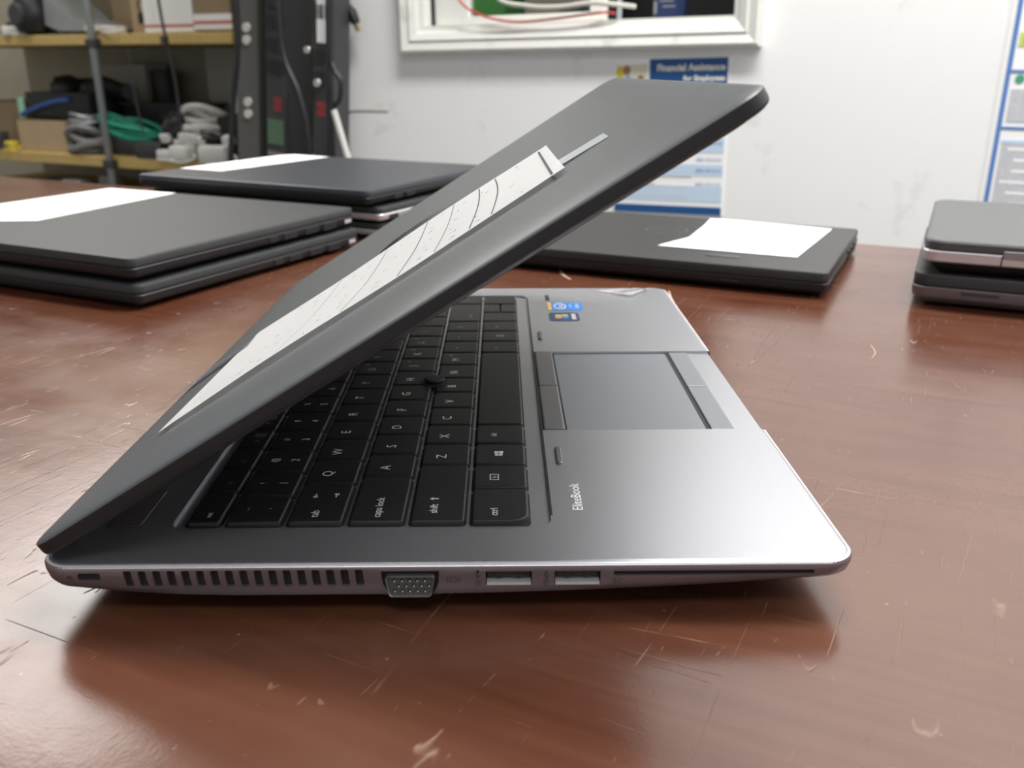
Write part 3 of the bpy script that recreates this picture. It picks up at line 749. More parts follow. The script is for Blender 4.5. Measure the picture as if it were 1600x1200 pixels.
# deck print and stickers ----------------------------------------------
bm = centre(text_bm('EliteBook', .0048), True, True)
xf(bm, Matrix.Translation((.1590, .0432, ZD + .00008)) @ DECKROT @ Matrix.Diagonal((1.06, 1, 1, 1))); obj('printed_lettering', bm, mat('lettering_white', (.85, .85, .85), .5), lap)
def sticker(name, x0, x1, y0, y1, m, label, r=.002):
    bm = bmesh.new(); slab(bm, x0, x1, y0, y1, [(ZD, 0), (ZD + .00018, 0)], r, 5); o = obj(name, bm, M[m], lap); o['label'] = label; return o
s = sticker('sticker', .1615, .1820, .2830, .3010, 'intel_blue', 'bright blue processor sticker')
bm = bmesh.new(); box(bm, .1617, .1640, .2832, .3008, ZD + .0002, ZD + .00026); obj('yellow_chip', bm, M['yellow'], s)
bm = bmesh.new(); box(bm, .1618, .1636, .2905, .2945, ZD + .00028, ZD + .00032); obj('orange_chip', bm, M['orange'], s)
bm = bmesh.new()
n_ = 28
for k in range(n_):
    a, b_2 = 2 * math.pi * k / n_, 2 * math.pi * (k + 1) / n_
    poly(bm, [(.1690 + q * .0036 * math.cos(t_), .2920 + q * .0070 * math.sin(t_)) for q, t_ in ((1, a), (1, b_2), (.82, b_2), (.82, a))], ZD + .00028)
merge(bm, xf(centre(text_bm('intel', .0052)), Matrix.Translation((.1690, .2920, ZD + .00028)) @ DECKROT))
merge(bm, xf(centre(text_bm('inside', .0030)), Matrix.Translation((.1748, .2920, ZD + .00028)) @ DECKROT))
merge(bm, xf(centre(text_bm('CORE i5', .0030)), Matrix.Translation((.1790, .2920, ZD + .00028)) @ DECKROT))
obj('sticker_lettering', bm, M['carton'], s)
s = sticker('sticker', .1615, .1785, .2600, .2780, 'win_navy', 'dark navy operating system sticker with coloured flag', .003)
for (dx, dy, mm) in ((0, 0, 'stick_green'), (0, -.0042, 'orange'), (.0038, 0, 'yellow'), (.0038, -.0042, 'intel_blue')):
    bm = bmesh.new(); box(bm, .1650 + dx, .1685 + dx, .2695 + dy, .2733 + dy, ZD + .0002, ZD + .00027); obj('flag_pane', bm, M[mm], s)
bm = bmesh.new(); box(bm, .1742, .1766, .2630, .2750, ZD + .0002, ZD + .00026); obj('grey_strip', bm, M['silver'], s)
# peeling film sticker at the far front corner
bm = bmesh.new()
a0, a1, a2, a3 = (.1936, .3300, ZD + .0002), (.2132, .3118, ZD + .0018), (.2150, .3330, ZD + .0003), (.2280, .3330, ZD + .0008)
P = [bm.verts.new(p) for p in (a0, a1, a3, (.2100, .3345, ZD + .0003))]; bm.faces.new(P)
bmesh.ops.solidify(bm, geom=bm.faces[:], thickness=.0001)
s = obj('peeling_sticker', bm, M['peel'], lap); s['label'] = 'clear peeling film sticker'
bm = bmesh.new()
for (p, q, r_) in (((.2075, .3210), (.2240, .3300), .0007), ((.2040, .3235), (.2190, .3318), .0004), ((.2240, .3300), (.2245, .3240), .0006)):
    p = Vector((*p, ZD + .0016)); q = Vector((*q, ZD + .0016)); t_ = (q - p).normalized(); n2 = Vector((-t_.y, t_.x, 0)) * r_
    bm.faces.new([bm.verts.new(p + n2), bm.verts.new(q + n2), bm.verts.new(q - n2), bm.verts.new(p - n2)])
obj('black_print', bm, M['ink'], s)

# hinges ---------------------------------------------------------------
for y in (.045, .262):
    bm = bmesh.new(); tube(bm, [(.0098, y, ZD + .0010), (.0098, y + .032, ZD + .0010)], .0036, 16); obj('hinge', bm, M['black'], lap, True)

# lid ------------------------------------------------------------------
TH = R(32.2); LO = (.0030, 0, .0190); LL = .2358
def lidpart(name, bm, m, parent=None, smooth=False, ang=30, under=None):
    o = obj(name, bm, m, lap if under is None else under, smooth, ang)
    if under is None: o.location = LO; o.rotation_euler = (R(-.85), -TH, 0)
    return o
bm = bmesh.new()
rad = (.0085, .0085, .006, .006)
slab(bm, 0, LL, 0, WD, [(0, .0012), (.0005, .0004), (.0010, 0), (.0046, 0)], .008, 10, rad)
lid = None
rings = []
bm.free(); bm = bmesh.new()
slab(bm, -.0030, LL, 0, WD, [(0, .0014), (.0004, .0006), (.0011, .0001), (.0020, 0), (.0044, 0), (.00475, .0004), (.0052, .0020), (.0058, .0055), (.0063, .0105), (.0066, .0155), (.0068, .0215)], .0090, 10, (.0090, .0090, .0110, .0110))
lid = lidpart('lid', bm, [M['lid'], M['shaded_side']], smooth=True, ang=28)
for p in lid.data.polygons:
    c = p.center
    if c.z < .0044: p.material_index = 1  # side faces of the lid take the painted shade colour
bm = bmesh.new(); slab(bm, .002, LL - .003, .003, WD - .003, [(-.0006, .0004), (-.0002, 0), (.0006, 0)], .010, 8)
bez = lidpart('screen_bezel', bm, M['black'], under=lid)
bm = bmesh.new(); slab(bm, .022, LL - .016, .0145, WD - .0145, [(-.0008, 0), (-.0004, 0)], .001, 2); lidpart('display', bm, M['glass_black'], under=lid)
bm = bmesh.new(); tube(bm, [(LL - .0085, .1680, -.0005), (LL - .0085, .1680, -.0009)], .0022, 14); lidpart('webcam', bm, M['glass_black'], under=lid)
# round logo on the lid: ring and slanted strokes, mostly under the note
bm = bmesh.new(); n_ = 40; cx, cy = .1160, .1755; Z = .00695
for (ra, rb) in ((.0215, .0200),):
    for k in range(n_):
        a, b_2 = 2 * math.pi * k / n_, 2 * math.pi * (k + 1) / n_
        poly(bm, [(cx + q * math.cos(t_), cy + q * math.sin(t_)) for q, t_ in ((ra, a), (ra, b_2), (rb, b_2), (rb, a))], Z)
poly(bm, [(cx + .0196 * math.cos(2 * math.pi * k / n_), cy + .0196 * math.sin(2 * math.pi * k / n_)) for k in range(n_)], Z + .00002)
lidpart('lid_logo', bm, M['logo'], under=lid)
bm = bmesh.new()
for (x_, s_) in ((-.004, .010), (.004, .010)):
    poly(bm, [(cx - .012, cy + x_ - .0012), (cx - .012, cy + x_ + .0012), (cx + .012, cy + x_ + .0042), (cx + .012, cy + x_ + .0018)], Z + .00008)
lidpart('logo_stroke', bm, M['slate'], under=lid)

# the note taped onto the lid ------------------------------------------
note = tag(bpy.data.objects.new('paper_note', None), 'white handwritten paper note taped to the lid of the open laptop', 'note'); COL.objects.link(note)
note.location = LO; note.rotation_euler = (R(-.85), -TH, 0)
NC = [(.0283, .0452), (.1835, .0541), (.1815, .1730), (.0325, .1600)]
bm = bmesh.new(); nu, nv = 24, 12; grid = []
def note_pt(a, b):
    p = [(1 - a) * (1 - b) * NC[0][i] + a * (1 - b) * NC[1][i] + a * b * NC[2][i] + (1 - a) * b * NC[3][i] for i in (0, 1)]
    h = .0072 + .0016 * max(0, (1 - b) - .6) * 2.0 * math.sin(a * 3.0 + .4) ** 2 + .0020 * (1 - b) ** 3 * max(0, a - .6) + .0022 * max(0, .14 - a) * (1 - b)
    h += .00030 * math.sin(a * 9 + b * 2)
    return (p[0], p[1], h + .0003)
for i in range(nu + 1): grid.append([bm.verts.new(note_pt(i / nu, j / nv)) for j in range(nv + 1)])
for i in range(nu):
    for j in range(nv): bm.faces.new((grid[i][j], grid[i + 1][j], grid[i + 1][j + 1], grid[i][j + 1]))
bmesh.ops.solidify(bm, geom=bm.faces[:], thickness=.00012)
obj('sheet', bm, M['paper'], note, True, 60)
def note_line(pts, r):
    bm = bmesh.new(); prev = None; P = []
    for a, b in pts: x, y, z = note_pt(a, b); P.append(Vector((x, y, z + .00012)))
    for p, q in zip(P[:-1], P[1:]):
        t_ = (q - p).normalized(); s_ = Vector((-t_.y, t_.x, 0)).normalized() * r
        bm.faces.new([bm.verts.new(p + s_), bm.verts.new(q + s_), bm.verts.new(q - s_), bm.verts.new(p - s_)])
    return bm
for a0, w_, bow in ((.972, .00045, 0), (.828, .00028, .012), (.775, .00028, .010), (.69, .00018, .008), (.60, .00025, .008), (.46, .00015, .01), (.30, .00010, .01)):
    b0 = .02; b1 = .93 if a0 > .9 else .96
    obj('ruled_line', note_line([(a0 + bow * math.sin(math.pi * t_ / 12), b0 + (b1 - b0) * t_ / 12) for t_ in range(13)], w_), M['ink'], note)
wr = random.Random(11)
for a0 in (.89, .80, .73, .645, .53, .42, .36, .25, .18):
    bm = bmesh.new()
    for k in range(9):
        b = .08 + k * .10 + wr.uniform(-.02, .02)
        if wr.random() < .35: continue
        a = a0 + wr.uniform(-.012, .012)
        pts = [(a, b)]
        for q in range(3): pts.append((a + wr.uniform(-.010, .010), b + wr.uniform(-.016, .016)))
        merge(bm, note_line(pts, .00010 if a0 < .6 else .00016))
    tag(obj('handwriting', bm, M['ink'], note), kind='stuff')
bm = bmesh.new(); slab(bm, .1785, .2005, .0745, .0915, [(.00755, 0), (.00765, 0)], .0002, 2)
for v_ in bm.verts:
    if v_.co.x > .186: v_.co.z -= .0006
obj('tape', bm, M['tape'], note)
bm = bmesh.new()
P = [(-.0050, .1180), (.0360, .1300), (.0340, .1500), (-.0010, .1420)]
poly(bm, [(x, y, .0069 + (.0011 if x > .03 else 0.0)) for x, y in P]); bmesh.ops.solidify(bm, geom=bm.faces[:], thickness=.00008)
o = obj('tape', bm, M['tape_dull'], note)

# ------------------------------------------------------------------ closed laptops
def closed(name, loc, ang, Lx, Ly, H, body, lidm, label, ysign=1, group=None, hb=.62, r=.006, band=None, feet=True, under=.0015, taper=.010):
    """origin at the near corner; local x = away, local y = along the near edge"""
    t = empty(name, loc, R(ang), label, 'laptop', group)
    ya, yb = (0, Ly) if ysign > 0 else (-Ly, 0)
    hbz = H * hb
    bm = bmesh.new(); slab(bm, 0, Lx, ya, yb, [(under, taper), (under + .0012, taper * .45), (H * .28, .0010), (H * .34, .0003), (hbz - .0008, 0), (hbz - .0002, .0006)], r, 5)
    base = obj('base', bm, band or M['shaded_side'], t, True, 35)  # base coloured darker to carry the shade on its sides
    bm = bmesh.new(); slab(bm, .0004, Lx - .0004, ya + .0004, yb - .0004, [(hbz + .0002, .0008), (hbz + .0008, .0002), (H - .0014, 0), (H - .0004, .0006), (H, .0022)], r, 5)
    lid_ = obj('lid', bm, lidm, t, True, 35)
    bm = bmesh.new(); slab(bm, .0012, Lx - .0012, ya + .0012, yb - .0012, [(hbz - .0006, 0), (hbz + .0008, 0)], r, 4); obj('seam', bm, M['black'], t)
    if feet:
        for fx in (.035, Lx - .035):
            for fy in (ya + .035, yb - .035):
                bm = bmesh.new(); tube(bm, [(fx, fy, 0), (fx, fy, under + .0006)], .007, 12); obj('rubber_foot', bm, M['black'], t, True)
    return t, base, lid_
def side_port(t, x0, x1, z0, z1, mouth='black', rim='plastic_dark', y=0.0, lip=False, name='port'):
    bm = bmesh.new(); box(bm, x0, x1, y - .0005, y + .002, z0, z1); p = obj(name, bm, M[rim], t)
    bm = bmesh.new(); box(bm, x0 + .0006, x1 - .0006, y - .0007, y + .001, z0 + .0006, z1 - .0004); obj('opening', bm, M[mouth], p)
def flat_label(loc, ang, pts, z, label, curl=0.0, name='paper_label'):
    t = bpy.data.objects.new(name, None); COL.objects.link(t); t.location = (loc[0], loc[1], loc[2] + z); t.rotation_euler = (0, 0, R(ang))
    tag(t, label, 'paper')
    bm = bmesh.new(); poly(bm, [(x, y, .0003) for x, y in pts]); bmesh.ops.subdivide_edges(bm, edges=bm.edges[:], cuts=4)
    bmesh.ops.solidify(bm, geom=bm.faces[:], thickness=-.00015)
    o = obj('sheet', bm, M['paper'], t)
    return t
# left stack of two
LC = (-.1026, .3524)
tA, _, _ = closed('closed_laptop', (LC[0] + .003, LC[1] - .002, 0), 63, .245, .300, .0168, M['thin_black'], M['thin_black'], 'closed black laptop at the left, lower of the stack of two, under a labelled one')
tB, _, _ = closed('closed_laptop', (LC[0], LC[1], .0168), 63, .245, .300, .0172, M['thin_black'], M['thin_black'], 'closed black laptop topping the left stack, white paper sheet on its lid')
for t in (tA, tB):
    side_port(t, .133, .142, .0050, .0088); side_port(t, .150, .165, .0048, .0088, rim='plastic_dark'); side_port(t, .176, .192, .0046, .0092); side_port(t, .200, .216, .0040, .0094); side_port(t, .228, .238, .0050, .0090, mouth='silver')
flat_label((LC[0], LC[1], .034), 63, [(.060, .207), (.0745, .1830), (.2476 - .006, .2047), (.2400, .2900), (.112, .2930), (.075, .2600)], 0, 'white paper sheet on the top laptop of the left stack')
# back stack
BC = (.0187, .5838)
t0, _, _ = closed('closed_laptop', (BC[0] + .008, BC[1] + .012, 0), 62, .226, .285, .0150, M['silver_dark'], M['thin_black'], 'closed silver edged laptop, lowest in the rear stack behind the lid', band=M['silver'])
t1, _, _ = closed('closed_laptop', (BC[0] + .010, BC[1] + .006, .0150), 62, .226, .285, .0150, M['silver_dark'], M['thin_black'], 'closed silver edged laptop, middle of the rear stack behind the lid', band=M['silver'])
t2, _, _ = closed('closed_laptop', (BC[0], BC[1], .0300), 62, .230, .285, .0160, M['blue_black'], M['blue_black'], 'closed slate black laptop topping the rear stack, white paper sheet on its lid')
side_port(t2, .040, .052, .0045, .0085, rim='plastic_dark'); side_port(t2, .060, .074, .0045, .0085, rim='plastic_dark')
for t in (t0, t1):
    side_port(t, .012, .026, .0040, .0080, rim='steel')
flat_label((BC[0], BC[1], .046), 62, [(.054, .281), (.054, .223), (.222, .215), (.226, .270), (.210, .280)], 0, 'white paper sheet on the top laptop of the rear stack')
# right rear laptop with round logo
RC = (.3551, .3738)
t3, _, l3 = closed('closed_laptop', (RC[0], RC[1], 0), 64, .193, .335, .0182, M['dell_black'], M['dell_black'], 'single closed black laptop with round ring logo, behind the open one to the right', r=.004, hb=.60)
side_port(t3, .120, .130, .0052, .0120, rim='plastic_dark'); side_port(t3, .136, .150, .0052, .0120, rim='plastic_dark'); side_port(t3, .156, .170, .0045, .0120, rim='plastic_dark')
bm = bmesh.new(); box(bm, -.0005, .001, .060, .072, .0066, .0076); obj('front_latch', bm, M['plastic_dark'], t3)
bm = bmesh.new(); n_ = 32; cx, cy = .1175, .1465
for k in range(n_):
    a, b_2 = 2 * math.pi * k / n_, 2 * math.pi * (k + 1) / n_
    poly(bm, [(cx + q * math.cos(t_), cy + q * math.sin(t_)) for q, t_ in ((.0180, a), (.0180, b_2), (.0158, b_2), (.0158, a))], .01828)
b_ = centre(text_bm('DELL', .0120)); xf(b_, Matrix.Translation((cx, cy, .01828)) @ Matrix.Rotation(R(-90), 4, 'Z')); merge(bm, b_)
obj('ring_logo', bm, mat('logo_metal', (.22, .22, .23), .25, .8), t3)
bm = bmesh.new(); box(bm, .0245, .0320, .066, .0905, .0182, .0186, 0); obj('name_plate', bm, mat('plate_grey', (.10, .10, .105), .3, .5), t3)
flat_label((RC[0], RC[1], .0182), 64, [(.0450, .0281), (.1783, .0204), (.1900, .1050), (.1890, .1270), (.1500, .1230), (.1180, .1215), (.0900, .1200), (.0465, .1330)], 0, 'white paper sheet with a ragged left edge on the laptop with ring logo')
# right edge stack of two
QC = (.4056, .3594)
t4, b4, l4 = closed('closed_laptop', (QC[0], QC[1], 0), 64, .205, .335, .0220, M['silver_dark'], M['dell_black'], 'closed black lidded laptop with grey base band, under the other at the right edge', ysign=-1, hb=.62, r=.009, band=M['silver_dark'])
bm = bmesh.new(); slab(bm, .0006, .2044, -.3344, -.0006, [(.0012, .012), (.0030, .006), (.0060, .0008), (.0076, .0)], .009, 5); obj('underside', bm, M['black'], t4, True)
bm = bmesh.new(); box(bm, -.0004, .001, -.052, -.030, .0098, .0116); obj('front_slot', bm, M['plastic_dark'], t4)
SC_ = (.4074, .3561)
t5 = empty('closed_laptop', (SC_[0], SC_[1], .0220), R(64), 'closed grey lidded laptop with silver front band, upper one at the right edge', 'laptop')
bm = bmesh.new(); slab(bm, .004, .200, -.330, -.004, [(.0004, .008), (.0040, .003), (.0090, .0)], .010, 5); obj('underside', bm, M['black'], t5, True)
bm = bmesh.new(); slab(bm, 0, .203, -.335, 0, [(.0080, .0030), (.0092, .0008), (.0150, .0), (.0158, .0006)], .011, 6); obj('base', bm, M['silver'], t5, True)
bm = bmesh.new(); slab(bm, .0006, .2024, -.3344, -.0006, [(.0160, .0012), (.0166, .0002), (.0210, .0), (.0222, .0008), (.0228, .0028)], .012, 6); obj('lid', bm, M['slate'], t5, True)
bm = bmesh.new(); slab(bm, .0012, .2018, -.3338, -.0012, [(.0152, 0), (.0166, 0)], .011, 5); obj('seam', bm, M['black'], t5)
for y in (-.0465, -.0720):
    bm = bmesh.new(); box(bm, -.0003, .001, y - .0006, y, .0078, .0155); obj('latch_gap', bm, M['black'], t5)
bm = bmesh.new(); box(bm, -.0006, .001, -.0714, -.0471, .0136, .0185, .0004); obj('lid_latch', bm, M['steel'], t5)

# ------------------------------------------------------------------ storage rack
RO = (1.0068, 1.6504)
def rloc(s, t, z): return (RO[0] + s * math.cos(WA) - t * math.sin(WA), RO[1] + s * math.sin(WA) + t * math.cos(WA), z)
rk = empty('storage_rack', (*rloc(-2.3, 0, FLOOR)[:2], FLOOR), WA, 'grey pole storage rack with particle board shelves full of cables', 'rack')
def rbox(bm, s0, s1, t0, t1, z0, z1, bev=0): box(bm, s0 + 2.3, s1 + 2.3, t0, t1, z0 - FLOOR, z1 - FLOOR, bev)
for z0, z1, tl in ((.196, .226, .028), (-.162, -.130, 0.006), (-.60, -.57, 0), (.66, .69, 0), (-.30, -.272, 0)):
    bm = bmesh.new(); rbox(bm, -3.30, -1.80, 0, .50, z0, z1, .002)
    o = obj('shelf_board', bm, M['wood_shelf'], rk)
for s in (-2.3255, -3.28, -1.745):
    for t in (-.014, .51):
        if (s, t) == (-2.3255, .51): continue
        bm = bmesh.new(); tube(bm, [(s + 2.3, t, 0), (s + 2.3, t, 2.3)], .0115, 10); obj('pole', bm, M['pole'] if t < 0 else M['plastic_dark'], rk, True)
for z in (.20, -.15):
    bm = bmesh.new(); rbox(bm, -2.345, -2.305, -.028, -.001, z - .012, z + .012, .003); obj('pole_clamp', bm, M['plastic_dark'], rk)
# thin dark uprights and tie behind the front edge
for s in (-2.155, -1.985):
    bm = bmesh.new(); rbox(bm, s - .006, s + .006, .44, .46, -.13, .66); obj('back_upright', bm, M['plastic_dark'], rk)
bm = bmesh.new(); rbox(bm, -3.30, -1.80, .49, .50, -.60, .90); obj('back_panel', bm, M['panel_olive'], rk)
bm = bmesh.new(); rbox(bm, -2.26, -1.85, .37, .38, -.128, .19); obj('panel_board', bm, M['panel_light'], rk)

S1, S2, S3 = .226, -.130, -.272
def ritem(name, s, t, z, label, cat, group=None, rz=0.0): return empty(name, rloc(s, t, z), WA + rz, label, cat, group)
def carton(s0, s1, t0, t1, z, h, m, label, rz=0, flap=True):
    t = ritem('carton', (s0 + s1) / 2, (t0 + t1) / 2, z, label, 'box', rz=rz); w_ = (s1 - s0) / 2; d_ = (t1 - t0) / 2
    bm = bmesh.new(); box(bm, -w_, w_, -d_, d_, 0, h, .002); obj('body', bm, M[m], t)
    if flap:
        bm = bmesh.new(); box(bm, -w_ * .98, w_ * .98, -d_, -d_ * .02, h, h + .003); obj('flap', bm, M[m], t)
        bm = bmesh.new(); box(bm, -w_ * .98, w_ * .98, d_ * .02, d_, h, h + .003); obj('flap', bm, M[m], t)
    return t
# upper shelf
carton(-2.515, -2.365, .24, .44, S1, .16, 'card', 'tan cardboard carton on the upper shelf, left of the pole')
carton(-2.300, -2.165, .12, .32, S1, .14, 'card', 'tan cardboard carton on the upper shelf between pole and white carton')
t = carton(-2.145, -1.955, .02, .26, S1 + .002, .20, 'carton', 'white carton with red stripe on the upper shelf', flap=False)
bm = bmesh.new(); box(bm, -.096, .096, -.1215, -.1195, .016, .021); obj('red_stripe', bm, M['red'], t)
t = carton(-1.950, -1.815, .02, .26, S1 + .002, .20, 'card_dark', 'brown carton with white and red band, upper shelf right end', flap=False)
bm = bmesh.new(); box(bm, -.069, .069, -.1215, -.1195, .006, .046); obj('white_band', bm, M['carton'], t)
bm = bmesh.new(); box(bm, -.069, .069, -.1230, -.1210, .022, .028); obj('red_stripe', bm, M['red'], t)
t = ritem('binder_clip', -2.233, .10, S1 + .03, 'black clip on the tan carton right of the pole', 'clip')
bm = bmesh.new(); box(bm, -.015, .015, -.004, .018, .0, .03, .002); obj('body', bm, M['plastic_black'], t)
bm = bmesh.new(); tube(bm, smooth_path([(-.008, 0, .03), (-.01, -.002, .06), (.01, -.002, .06), (.008, 0, .03)], 6), .0025, 6); obj('handle', bm, M['plastic_black'], t, True)

def lump(name, s, t, z, rx, ry, rz, m, label, cat, seed, group=None, top=.9):
    """a bunched heap of cable: several closed loops wound round each other"""
    rt = random.Random(seed); tt = ritem(name, s, t, z, label, cat, group); bm = bmesh.new()
    turns = 5
    for k in range(turns):
        ox, oy = rt.uniform(-.12, .12) * rx, rt.uniform(-.12, .12) * ry; a1 = rt.uniform(.72, 1.0); zz = rz * (.15 + .8 * k / turns)
        ph = rt.uniform(0, 6.28); tl = rt.uniform(-.28, .28) * rz; tp = rt.uniform(0, 6.28)
        pts = [(ox + rx * a1 * math.cos(a), oy + ry * a1 * math.sin(a), max(rz / 7.5, zz + rz * .12 * math.sin(2 * a + ph) + tl * math.cos(a + tp))) for a in [2 * math.pi * q / 28 for q in range(29)]]
        tube(bm, pts, rz / 7.5, 6, False)
    obj('coils', bm, m, tt, True)
    return tt
def brick(s, t, z, lx, ly, lz, m, label, rz=0.0, tilt=0.0, cable=True, cat='adapter', group=None):
    tt = ritem('power_adapter', s, t, z, label, cat, group, rz); tt.rotation_euler = (tilt, 0, WA + rz)
    bm = bmesh.new(); box(bm, -lx / 2, lx / 2, -ly / 2, ly / 2, 0, lz, min(lx, ly, lz) * .16); obj('housing', bm, M[m], tt, True, 40)
    if cable:
        bm = bmesh.new(); tube(bm, smooth_path([(lx / 2 - .001, 0, lz * .5), (lx / 2 + .015, -.005, lz * .5), (lx / 2 + .03, -.02, lz * .3), (lx / 2 + .012, -.045, .004), (-.01, -ly / 2 - .018, .004)], 6), .0028, 6); obj('lead', bm, M[m], tt, True)
    return tt
t = ritem('desk_speaker', -2.635, .04, S1, 'round black speaker on the upper shelf, far left', 'speaker')
bm = bmesh.new(); lathe(bm, [(.030, 0), (.050, .012), (.062, .045), (.062, .075), (.048, .105), (.02, .118)], 20); obj('housing', bm, M['plastic_black'], t, True)
bm = bmesh.new(); bmx = Matrix.Translation((0, -.052, .06)) @ Matrix.Rotation(R(90), 4, 'X'); lathe(bm, [(.034, 0), (.034, .010), (.028, .014)], 18); xf(bm, bmx); obj('grille', bm, M['plastic_dark'], t, True)
# grey sheet-metal wedge (laptop dock)
t = ritem('docking_tray', -2.46, .08, S1, 'light grey wedge shaped tray on the upper shelf beside the black speaker', 'tray')
bm = bmesh.new(); pts = [(-.105, .125), (-.115, .03), (-.055, .012), (.105, .010), (.105, .022), (.0, .045)]
loft(bm, [[(x, -.05, z) for x, z in pts], [(x, .10, z) for x, z in pts]]); obj('body', bm, M['pole'], t)
bm = bmesh.new(); box(bm, -.11, .10, -.045, .09, 0, .012, .002); obj('foot_rail', bm, M['plastic_black'], t)
bm = bmesh.new(); box(bm, .06, .145, -.056, -.02, .008, .026, .004); obj('white_tab', bm, M['plastic_white'], t)
for i, (s, tt_, lx, ly, lz, m, rz, lb) in enumerate((
    (-2.715, .10, .16, .07, .045, 'plastic_dark', .2, 'dark grey adapter heap piece on the upper shelf, extreme left'),
    (-2.690, .03, .10, .05, .028, 'plastic_white', .5, 'white adapter lying slanted on the upper shelf, extreme left'),
    (-2.29, .04, .07, .04, .022, 'plastic_white', -.2, 'small white adapter on the upper shelf right of the pole'))):
    brick(s, tt_, S1, lx, ly, lz, m, lb, rz)
lump('cable_bundle', -2.70, .11, S1 + .046, .09, .05, .045, mat('teal_grey_cable', (.13, .18, .16), .5), 'grey green cable bundle on the upper shelf, extreme left', 'cable', 3)
# middle shelf
carton(-2.785, -2.560, .03, .23, S2, .095, 'card', 'tan cardboard carton on the middle shelf at left')
carton(-3.02, -2.800, .08, .30, S2, .150, 'card_dark', 'brown cardboard carton on the middle shelf, extreme left')
t = ritem('cable_bin', -2.625, .14, S2 + .103, 'black open bin with blue strip on top of the tan middle shelf carton', 'bin')
bm = bmesh.new(); slab(bm, -.13, .16, -.09, .09, [(0, .01), (.01, 0), (.082, -.006)], .02, 4); obj('body', bm, M['plastic_black'], t, True)
bm = bmesh.new(); tube(bm, smooth_path([(-.14, -.10, .012), (-.05, -.101, .038), (.03, -.101, .055), (.09, -.100, .060)], 6), .008, 8); obj('blue_strip', bm, M['blue'], t, True)
bm = bmesh.new(); box(bm, -.155, -.130, -.100, -.09, .0, .065, .002); obj('tag', bm, mat('tag_mint', (.35, .6, .45), .5), t)
bm = bmesh.new(); rt = random.Random(5)
tube(bm, smooth_path([(-.09 + .028 * q, rt.uniform(-.06, .05), .080 + rt.uniform(0, .03)) for q in range(13)], 5), .026, 7); obj('bagged_cables', bm, M['plastic_black'], t, True)
lump('cable_bundle', -2.485, .055, S2, .085, .055, .085, M['plastic_grey'], 'loose grey cable bundle on the middle shelf, left of the pole', 'cable', 8)
lump('cable_bundle', -2.49, .055, S2 + .088, .060, .045, .035, M['pole'], 'pale grey cable coil piled on the grey bundle by the pole', 'cable', 18)
t = lump('cable_bundle', -2.295, .05, S2 + .058, .112, .055, .048, M['green'], 'bright green coiled network cable behind the pole', 'cable', 21); t.rotation_euler = (0, R(12), WA)
brick(-2.32, .11, S2, .20, .09, .048, 'plastic_dark', 'flat dark grey adapter under the green cable coil')
t = ritem('cable_bin', -2.29, .24, S2, 'low black tray of cables behind the green coil', 'tray')
bm = bmesh.new(); slab(bm, -.16, .16, -.07, .07, [(0, .01), (.01, 0), (.145, -.004)], .02, 4); obj('body', bm, M['plastic_black'], t, True)
bm = bmesh.new(); box(bm, -.165, .165, -.076, .076, .145, .153, .003); obj('rim', bm, M['plastic_dark'], t)
brick(-2.185, .03, S2, .095, .055, .050, 'plastic_dark', 'chunky grey adapter on the middle shelf right of the pole', .15)
lump('cable_bundle', -2.115, .06, S2 + .01, .030, .025, .115, M['plastic_black'], 'black curly cord standing beside the white adapters', 'cable', 31)
whites = [(-2.105, .01, .055, .038, .030, .1, 0, 'white adapter at the shelf edge, left of the two frontmost white ones'),
          (-2.030, .00, .085, .045, .045, -.15, 0, 'larger white adapter at the shelf edge beneath the white cables'),
          (-1.905, -.0, .090, .050, .050, .25, 0, 'large white adapter at the right end of the middle shelf'),
          (-2.055, .06, .065, .045, .034, .6, .045, 'white plug adapter stacked behind the shelf edge, left'),
          (-1.985, .08, .060, .040, .030, -.5, .050, 'white plug adapter stacked behind the shelf edge, middle'),
          (-1.900, .14, .080, .050, .048, .4, .132, 'white block on top of the dark box, middle shelf right end')]
for s, tt_, lx, ly, lz, rz, dz, lb in whites: brick(s, tt_, S2 + dz, lx, ly, lz, 'plastic_white', lb, rz)
brick(-2.055, .075, S2, .10, .06, .044, 'plastic_grey', 'grey adapter supporting a white plug, middle shelf', .1)
brick(-1.975, .09, S2, .09, .06, .049, 'plastic_dark', 'dark adapter supporting the middle white plug', -.1)
lump('cable_bundle', -2.035, .10, S2 + .078, .085, .050, .070, M['plastic_white'], 'tangled white cables heaped on the middle shelf', 'cable', 41)
lump('cable_bundle', -1.945, .035, S2 + .052, .040, .030, .030, M['plastic_black'], 'black cable coil lying on the large white adapter', 'cable', 43)
carton(-1.965, -1.835, .08, .20, S2, .124, 'plastic_black', 'black box behind the white adapters, middle shelf right end', flap=False)
carton(-1.990, -1.880, .26, .36, S2, .240, 'plastic_dark', 'tall dark grey box at the back of the middle shelf', flap=False)
brick(-2.815, .02, S2, .040, .03, .03, 'yellow', 'small yellow adapter on the middle shelf, extreme left', .2)
brick(-2.87, .02, S2, .05, .04, .06, 'plastic_dark', 'small dark adapter beside the yellow one on the middle shelf')
lump('cable_bundle', -2.215, .155, S2 + .05, .055, .040, .075, M['plastic_dark'], 'dark grey cable coil standing at the right end of the green cable', 'cable', 52)
brick(-2.14, .13, S2 + .0, .06, .05, .12, 'card', 'small tan box behind the curly cord, middle shelf', .2, cable=False)
brick(-2.50, .40, S2 + .0, .12, .05, .25, 'plastic_dark', 'tall dark block at the back of the middle shelf, left of the pole', -.2, cable=False)
rt = random.Random(77)
